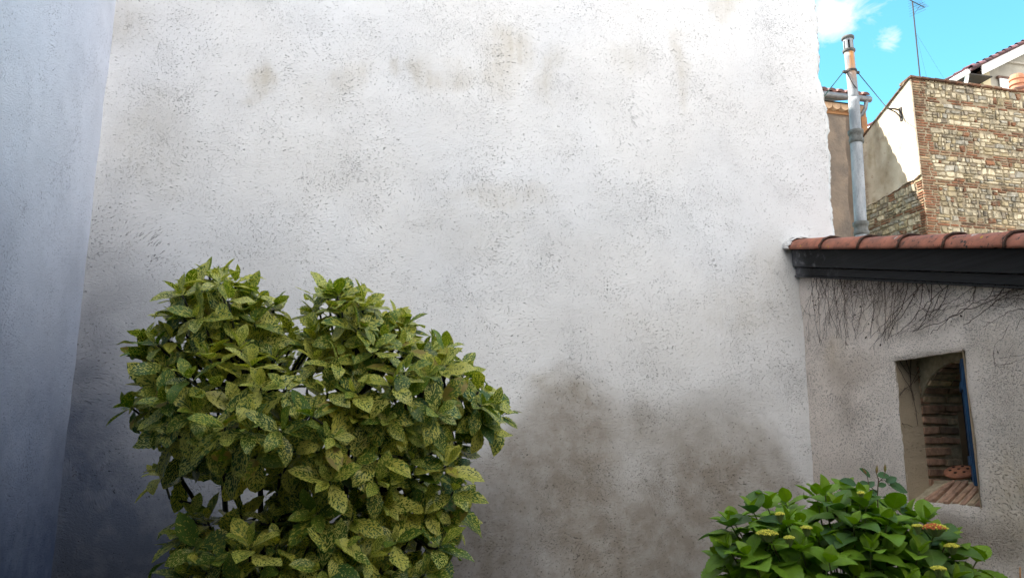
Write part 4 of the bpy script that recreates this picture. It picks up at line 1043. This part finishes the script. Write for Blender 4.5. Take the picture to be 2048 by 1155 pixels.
for (p, nrm, sc) in tips:
    ax = (nrm*.85 + Vector((0,-.30,.55)) + Vector((rnd.gauss(0,.2), rnd.gauss(0,.2), 0))).normalized()
    u = ax.orthogonal().normalized(); w = ax.cross(u); ph = rnd.random()*6.28
    vb = rnd.gauss(.0, .034); young = rnd.random() < .3; n = rnd.choice((6, 7, 8, 9)) if sc == 1 else 5
    high = sst(1.2, 2.1, p.z)
    for k in range(n):
        f = k/(n-1); an = ph+k*2.4; out = R(16+ (76 if young else 84)*f**.75 + rnd.gauss(0, 9))
        d = ax*math.cos(out) + (u*math.cos(an)+w*math.sin(an))*math.sin(out)
        d.z -= .10*f*(1.25-high*.8) ; d.normalize()
        up = (ax*.8 + Vector((0,-.12,.5)) + Vector((rnd.gauss(0,.22), rnd.gauss(0,.22), 0)))
        sz = (.062+.072*f**.6)*rnd.uniform(.70, 1.22)*(1.0 if sc == 1 else .95)
        LV.add(rnd.choice(A_T[:2]+A_T[4:5]) if f < .4 else rnd.choice(A_T), p + ax*(.012-.03*f), d, up, sz, rnd.random(), (vb+rnd.gauss(0,.022)-(.07 if rnd.random() < .16 else 0)+(.03 if f > .5 else 0)+.03*float(high), max(0, (.8-f)*(.9 if young else .35))))
LV.build('foliage', M_AUC, shrub)
sb_ = MB(); base = Vector((-.02, -1.6, 0)); hubs = []
limb_px = [(395,1010),(470,960),(555,990),(620,1010),(660,960),(590,880),(700,1040),(760,980),(820,1060),(440,880),(520,800),(700,800),(820,860),(900,850)]
for i, (px, py) in enumerate(limb_px):
    Y = -1.62 + (rnd.random()-.5)*.25; h1 = at(px, py, 1, Y); b0_ = base+Vector((rnd.uniform(-.18,.18), rnd.uniform(-.12,.12), 0))
    m = b0_.lerp(h1, .55)+Vector((rnd.uniform(-.05,.05), rnd.uniform(-.04,.04), -.02)); q = b0_.lerp(h1, .8)*.5+h1*.0+m.lerp(h1,.55)*.5
    pts = [b0_, b0_.lerp(m, .5)+Vector((rnd.uniform(-.03,.03),0,0)), m, m.lerp(h1, .5)+Vector((rnd.uniform(-.02,.02),rnd.uniform(-.02,.02),.0)), h1]
    sb_.tube(pts, [.016,.014,.0125,.011,.009], 6); hubs += [h1, pts[3], m]
for (p, nrm, sc) in tips:
    hb = min(hubs, key=lambda q: (q-p).length + max(0, q.z-p.z)*2.5); L = (hb-p).length
    if L > .75: continue
    mid = hb.lerp(p, .5)+Vector((rnd.gauss(0,.015), rnd.gauss(0,.015), -.10*L)); pen = hb.lerp(p, .85)+Vector((0,0,-.05*L))
    sb_.tube([hb, mid, pen, p], [.0065,.0055,.0045,.004], 5)
sb_.build('stem', M_STEM, shrub, smooth=True, recalc=False)
# ------------------------------------------------------------------ hydrangea
def pa_h(u): return .43*math.sin(math.pi*min(1, u**.80))**.75*(1-.28*u)+.004 if u < .999 else .002
H_T = [leaf_shape(pa_h, 16, 2, .09, f, d, .10, w) for f, d, w in ((.55,.30,.04),(.40,.55,.06),(.30,.8,.08),(.7,.2,.03),(.45,.95,.05))]
hy = empty('hydrangea', (2.35, -1.5, 0), 'rounded hydrangea bush with fresh green leaves and yellow bud clusters beneath the opening', 'shrub')
rnd = random.Random(31); HL = Leaves(); hs = MB()
hc = at(1700, 1160, 1, -1.62); hr = (.56, .46, .0); htop = at(1690, 985, 1, -1.62).z; hz = htop-hc.z
HB = [(hc.x, -1.60, hc.z, .52, .42, hz), (at(1530,1160,1,-1.6).x, -1.62, at(0,1170,1,-1.6).z, .20, .22, .22), (at(1880,1170,1,-1.6).x, -1.62, at(1880,1170,1,-1.6).z, .20, .22, .20), (hc.x-.02, -1.6, hc.z-.45, .60, .45, .5)]
ht = []
for i, (cx, cy, cz, a, b, h_) in enumerate(HB):
    for _ in range(1400):
        v = Vector((rnd.gauss(0,1), rnd.gauss(0,1), rnd.gauss(0,1))).normalized(); k = rnd.choice((1, 1, .97, .8))
        if v.z < -.3: continue
        p = Vector((cx+v.x*a*k, cy+v.y*b*k, cz+v.z*h_*k+rnd.uniform(-.015,.015)))
        if any(j != i and ((p.x-q[0])/q[3])**2+((p.y-q[1])/q[4])**2+((p.z-q[2])/q[5])**2 < .85 for j, q in enumerate(HB)): continue
        if p.z < .55: continue
        if any((p-q[0]).length_squared < .108**2 for q in ht): continue
        ht.append((p, Vector((v.x/a, v.y/b, v.z/h_)).normalized(), k))
fl_px = [(1530,1073,.036),(1608,1062,.019),(1574,1082,.018),(1555,1034,.016),(1862,1062,.044),(1896,1098,.024),(1870,1143,.024),(1716,992,.012),(1828,1058,.016)]
fl = []
for (px, py, r) in fl_px:
    # on the bush's outer surface where the photograph shows them
    c0_ = at(px, py+8, 1, -1.62); o = Vector(CAM); best = None
    for s in np.linspace(.55, 1.2, 140):
        p = o.lerp(c0_, float(s)); val = min(((p.x-q[0])/q[3])**2+((p.y-q[1])/q[4])**2+((p.z-q[2])/q[5])**2 for q in HB)
        if val < 1.12: best = p; break
    fl.append(((best or c0_)+Vector((-.01,-.035,.02)), r*1.12))
for (p, nrm, k) in ht:
    ax = (nrm*.45+Vector((0,-.05,.95))+Vector((rnd.gauss(0,.14), rnd.gauss(0,.14), 0))).normalized(); u = ax.orthogonal().normalized(); w = ax.cross(u); ph = rnd.random()*6.28
    isf = min(((p-q[0]).length for q in fl)) < .055
    lay = ((-.005, 26, .066), (-.02, 50, .105), (-.05, 72, .130), (-.095, 90, .135))
    dark = 1. if rnd.random() < .14 else 0.
    for li, (dz, out, sz) in enumerate(lay):
        if isf and li == 0: continue
        for sgn in (0, math.pi):
            an = ph+li*math.pi/2+sgn+rnd.gauss(0,.12); o_ = R(out+rnd.gauss(0,7)); d = ax*math.cos(o_)+(u*math.cos(an)+w*math.sin(an))*math.sin(o_)
            if li > 1: d.z -= .1
            HL.add(H_T[rnd.choice((0,3)) if li == 0 else rnd.choice((0,1,4)) if li == 1 else rnd.choice((1,2,4))], p+ax*dz, d, ax*.9+Vector((0,-.05,.4)), sz*rnd.uniform(.85,1.2), rnd.random(), (dark*rnd.uniform(.4,1) if li > 0 else 0, (.75, .3, .1, 0)[li]*rnd.uniform(.5,1.2)))
    q = Vector((hc.x+(p.x-hc.x)*.45, -1.6+(p.y+1.6)*.45, max(.2, p.z-.45))); hs.tube([(hc.x+(p.x-hc.x)*.2, -1.6+(p.y+1.6)*.2, 0), q, q.lerp(p,.6)+Vector((0,0,-.02)), p], [.006,.005,.004,.003], 5, cap=False)
HL.build('foliage', M_HYD, hy); hs.build('stem', simple('green_stem', (.09,.15,.04), (.10,.08,.03), 20, .6), hy, smooth=True, recalc=False)
M_BUD = simple('flower_bud', (1,1,1), (.8,.8,.75), 60., .7, .1, tint=True)
for fi, (p, r) in enumerate(fl):
    b = MB(); n = int(120*(r/.03)**1.4)+24; red = fi in (4,)
    for i in range(n):
        a = i*2.39996; rr = r*math.sqrt((i+.5)/n); z = .32*r*(1-(rr/r)**2)+rnd.uniform(-.002,.003); q = p+Vector((rr*math.cos(a)*1.1, rr*math.sin(a), z+.012))
        s_ = rnd.uniform(.0022, .0036)
        c_ = (.80,.72,.10) if rnd.random() < .7 else (.55,.58,.08)
        if red and q.x < p.x+.012 and rnd.random() < .75: c_ = (.75,.20,.07)
        c_ = shade(c_, rnd.uniform(.7, 1.15)); b.lathe(q, [(0,-s_),(s_*.9,-s_*.4),(s_,.2*s_),(s_*.5,s_*.9),(0,s_)], 5, col=c_)
        if i % 3 == 0: b.tube([q, p+Vector((rr*.3*math.cos(a), rr*.3*math.sin(a), -.02))], .0009, 3, cap=False, col=(.14,.20,.06))
    o = b.build('flower_head', M_BUD, hy, recalc=False)
    if red: o['label'] = 'bud cluster flushed orange red on one side'
# ------------------------------------------------------------------ rose shoot
YR = -1.66
rs = empty('rose_shoot', (at(1757,1100,1,YR).x, YR, 0), 'single rose shoot with dark leaflets and three closed buds rising out of the hydrangea', 'rose')
def rp(x, y, dy=0): return at(x, y, 1, YR+dy)
def pa_r(u): return .30*math.sin(math.pi*min(1, u**.85))**.7*(1-.15*u)+.003 if u < .999 else .002
R_T = [leaf_shape(pa_r, 12, 2, .07, f, d, .06, .03) for f, d in ((.25,.3),(.15,.5),(.35,.2))]
RL = Leaves(); b = MB()
g0 = rp(1757, 1100); b.tube([(g0.x+.02, YR+.05, 0), rp(1760,1110), rp(1756,1020), rp(1755,985), rp(1757,958), rp(1752,942)], [.004,.0035,.003,.0027,.0024,.002], 6)
for pts in ([(1755,985),(1738,970),(1734,948)], [(1756,965),(1766,955),(1771,942)]): b.tube([rp(*q) for q in pts], [.0022,.0018,.0015], 5)
def leaflet(x0, y0, x1, y1, wf=1., dy=0):
    p0, p1 = rp(x0, y0), rp(x1, y1, dy); d = p1-p0; RL.add(rnd.choice(R_T), p0, d, Vector((rnd.uniform(-.2,.2), -.75, .65)), d.length*1.03, rnd.random())
for q in [(1714,968,1684,959),(1718,970,1735,962),(1720,975,1716,992),(1734,975,1748,962),(1742,954,1722,936),(1755,952,1779,946),(1772,965,1792,953),(1777,969,1815,980),(1755,972,1772,966),(1730,985,1705,1000),(1738,990,1755,978),
          (1745,1000,1722,1018),(1700,1002,1672,1012),(1775,1015,1760,1000),(1790,1012,1776,1000),(1800,1015,1812,1000),(1800,1022,1836,1022),(1782,1022,1768,1036),(1795,1024,1800,1042)]: leaflet(*q)
for pts in ([(1755,992),(1735,974),(1712,968)], [(1757,962),(1768,958),(1778,969)], [(1756,1020),(1775,1020),(1802,1021)], [(1755,1000),(1735,990),(1700,1002)]): b.tube([rp(*q) for q in pts], [.0016,.0013,.001], 4)
b.build('stem', simple('rose_stem', (.07,.075,.035), (.13,.05,.035), 30, .6), rs, smooth=True, recalc=False)
RL.build('foliage', M_ROSE, rs)
for (x, y, tx, ty) in ((1733,949,1726,937),(1753,946,1754,931),(1770,943,1770,929)):
    p0, p1 = rp(x, y), rp(x+(tx-x)*1.15, y+(ty-y)*1.15); L = (p1-p0).length; c_ = MB()
    c_.lathe(p0, [(.0015,0),(.0045,L*.12),(.0062,L*.38),(.0052,L*.62),(.0025,L*.85),(.0004,L*1.05)], 10, axis=(p1-p0)); c_.build('bud', simple('rose_bud', (.17,.20,.04), (.22,.09,.05), 60, .5), rs, smooth=True)
# ------------------------------------------------------------------ bare creeper on the annex
M_VINE = simple('dry_creeper', (.055,.035,.030), (.10,.07,.055), 60., .9, .5, .001)
vine = empty('bare_creeper', (XA-.01, -.9, 0), 'leafless brown creeper stems clinging to the annex wall below the black fascia', 'creeper')
rnd = random.Random(9)
XV = XA-.021
def vp(x, y): q = at(x, y, 0, XV); return Vector((XV+rnd.uniform(-.002,.004), q.y, q.z))
main = MB(); tw = MB(); snow = []; M_DEAD = simple('dead_leaf', (.05,.028,.018), None, 20, .9)
def wob(pts, amp):
    out = [pts[0]]
    for a, c in zip(pts[:-1], pts[1:]):
        n = max(2, int((c-a).length/.025))
        for k in range(1, n+1):
            q = a.lerp(c, k/n)
            if k < n: q = q + Vector((0, rnd.gauss(0, amp), rnd.gauss(0, amp)))
            out.append(q)
    return out
def stroke(px, r0, r1, amp=.003, twigs=.5):
    pts = wob([vp(*q) for q in px], amp); n = len(pts)
    main.tube(pts, [r0+(r1-r0)*i/(n-1) for i in range(n)], 4, cap=False)
    for i in range(1, n-1):
        if rnd.random() < twigs:
            d = (pts[i+1]-pts[i]).normalized(); s = rnd.choice((-1, 1)); a = rnd.uniform(.35, .9)*s; L = rnd.uniform(.02, .085)
            e = Vector((0, d.y*math.cos(a)-d.z*math.sin(a), d.y*math.sin(a)+d.z*math.cos(a)))*L
            if pts[i].z+e.z > eave_z(pts[i].y, zb0): e.z = -abs(e.z)
            tw.tube(wob([pts[i], pts[i]+e], .002), .0007, 3, cap=False)
            if rnd.random() < .22: snow.append(pts[i]+e*.9)
EB = lambda x: 549+(x-1600)*.0424+3
strokes = [([(1622,1),(1626,600),(1630,640),(1640,690)],.0016),([(1632,1),(1636,590),(1640,650),(1638,685)],.0016),([(1640,1),(1655,600),(1665,640),(1683,678)],.0018),([(1652,1),(1650,610),(1652,660),(1650,680)],.0012),
 ([(1662,1),(1672,600),(1680,650),(1684,676)],.0018),([(1672,1),(1668,590),(1655,640)],.0013),([(1680,1),(1690,600),(1688,640),(1692,690)],.0022),([(1688,1),(1690,610),(1694,660),(1690,700)],.0015),([(1700,1),(1702,600),(1707,640)],.0014),
 ([(1722,1),(1726,580),(1722,620),(1716,660),(1710,678)],.0015),([(1712,1),(1716,590),(1704,640),(1712,676)],.0013),([(1735,1),(1728,600),(1718,640),(1714,660)],.0013),([(1742,1),(1748,590),(1744,640),(1741,672)],.0015),
 ([(1768,1),(1770,600),(1770,650),(1769,686)],.0024),([(1762,1),(1752,590),(1746,600)],.0013),([(1782,1),(1786,590),(1780,640),(1776,676)],.0016),([(1796,1),(1790,600),(1784,640),(1750,685)],.0016),
 ([(1815,1),(1812,590),(1800,620),(1776,655),(1752,682)],.0024),([(1830,1),(1835,580),(1820,605),(1810,620),(1785,655),(1774,680)],.0026),([(1845,1),(1842,600),(1838,620),(1830,640),(1780,675)],.0018),
 ([(1862,1),(1862,590),(1858,615),(1845,645),(1832,660),(1824,664)],.0024),([(1875,1),(1886,580),(1870,610),(1856,640),(1835,658)],.0022),([(1895,1),(1890,590),(1878,615),(1860,638),(1848,648),(1820,662)],.0018),
 ([(1945,1),(1950,580),(1945,600),(1915,610),(1895,612),(1870,640)],.0017),([(1955,1),(1938,600),(1925,612),(1862,622),(1828,610)],.0014),
 ([(2008,1),(2004,580),(1988,598),(1965,608),(1930,618),(1890,640),(1860,650),(1824,664)],.0032),([(1992,1),(1980,590),(1968,604),(1955,610)],.0018),([(2036,1),(2028,575),(2000,597),(1984,610),(1960,628),(1926,650)],.0032),
 ([(2060,585),(2030,590),(2010,596),(1992,600),(1984,612)],.0028),([(2052,600),(2035,595),(2020,610),(2005,614),(1980,610)],.0016),([(2030,1),(2038,590),(2030,616)],.0013),([(2018,1),(2010,600),(2012,604)],.0012),
 ([(1628,1),(1650,590),(1680,610),(1700,640)],.0012),([(1700,1),(1680,590),(1660,620),(1642,650)],.0012),([(1756,1),(1766,600),(1752,640),(1760,670)],.0013),([(1725,1),(1736,600),(1750,600),(1765,590)],.0014),
 ([(1660,1),(1640,600),(1635,640)],.0012),([(1806,1),(1800,600),(1790,640),(1770,665)],.0015),([(1720,668),(1735,640),(1745,630)],.001),([(1752,682),(1748,690),(1745,700)],.001),([(1850,1),(1865,610),(1840,640),(1800,668)],.0015)]
for pts, r in strokes:
    pp_ = [(x, EB(x)) if y == 1 else (x, y) for x, y in pts]; stroke(pp_, r*1.15, r*.62, .004, .42)
for k in range(46):   # fine growth near the left end
    x = rnd.uniform(1622, 1830); y1 = rnd.uniform(580, 690); dx = rnd.gauss(-12, 22); stroke([(x, EB(x)), (x+dx*.5+rnd.gauss(0,3), (EB(x)+y1)/2), (x+dx, y1)], .0012, .0007, .005, .35)
for k in range(30):
    x = rnd.uniform(1630, 1900); y1 = rnd.uniform(575, 650); dx = rnd.choice((-1,1,1))*rnd.uniform(18, 48); stroke([(x, y1), (x+dx*.5, y1-abs(dx)*.3+rnd.gauss(0,4)), (x+dx, max(EB(x+dx)+2, y1-abs(dx)*.9))], .0013, .0008, .004, .4)
for pts, r in [([(2060,612),(2025,622),(1990,640),(1965,655)],.002),([(2056,575),(2010,585),(1960,600),(1905,630),(1860,668)],.0026),([(2058,628),(2040,640),(2030,662)],.0015),([(1900,EB(1900)),(1872,590),(1830,630),(1790,672)],.0028),([(1850,EB(1850)),(1822,590),(1786,628),(1740,676)],.0026),([(1960,EB(1960)),(1920,592),(1872,620),(1838,640)],.002)]: stroke(pts, r*1.2, r*.6, .004, .45)
# faint threads lower down
for pts in ([(2018,648),(2008,668),(1990,690),(1986,710),(1990,738)],[(1996,715),(2020,712),(2052,708)],[(2000,730),(2030,722),(2050,715)],[(2038,690),(2048,680)],[(2030,740),(2048,745)],[(2040,770),(2052,765)],[(2035,820),(2048,822)]): stroke(pts, .0012, .0007, .003, .3)
main.build('stem', M_VINE, vine, recalc=False); tw.build('twig', M_VINE, vine, recalc=False)
wv = MB(); jy = WY1-.022
def jp(x, y): q = at(x, y, 1, jy); return Vector((max(q.x, XA+.004), jy, q.z))
for pts in ([(1812,718),(1820,745),(1822,780),(1832,820),(1836,850)],[(1822,718),(1822,760),(1826,800)],[(1790,724),(1806,752),(1820,775),(1830,800)],[(1845,720),(1835,745),(1822,770),(1806,782),(1790,788)],[(1860,722),(1846,745),(1828,765)],[(1800,722),(1816,745),(1830,750)],[(1788,790),(1810,775),(1822,780)],[(1786,845),(1805,848),(1825,853)]):
    q = wob([jp(*w_) for w_ in pts], .003); wv = MB(); wv.tube(q, [.0022-.001*i/len(q) for i in range(len(q))], 4, cap=False)
    for i in range(1, len(q)-1):
        if rnd.random() < .5: wv.tube([q[i], q[i]+Vector((rnd.uniform(-.03,.03), 0, rnd.uniform(-.035,.02)))], .0008, 3, cap=False)
    wv.build('reveal_stem', M_VINE, vine, recalc=False)
for p in [vp(1802,615),(vp(1820,608)),vp(1815,628),vp(1811,634),vp(1830,588),vp(1627,600),vp(1657,618),vp(1676,622),vp(1640,595),vp(1630,618),vp(1784,575)]+rnd.sample(snow, min(len(snow), 40)):
    DLF = Leaves(); DLF.add(rnd.choice(R_T), p, (-.3, rnd.gauss(0,1), rnd.gauss(-.3,.7)), (-1, rnd.gauss(0,.4), rnd.gauss(0,.4)), rnd.uniform(.010, .022), rnd.random())
    DLF.build('dead_leaf', M_DEAD, vine)
# thin rusty cane at the very right
cane = MB(); c0_, c1_ = at(2041, 1180, 0, XA-.06), at(2040, 1133, 0, XA-.03)
cane.tube([(c0_.x,c0_.y,0), c0_, c1_], [.006,.005,.003], 6)
tag(cane.build('garden_cane', simple('rusty_cane', (.42,.20,.06), (.3,.13,.04), 20, .7), smooth=True), 'short orange brown cane standing against the annex wall in the lower right corner', 'cane')
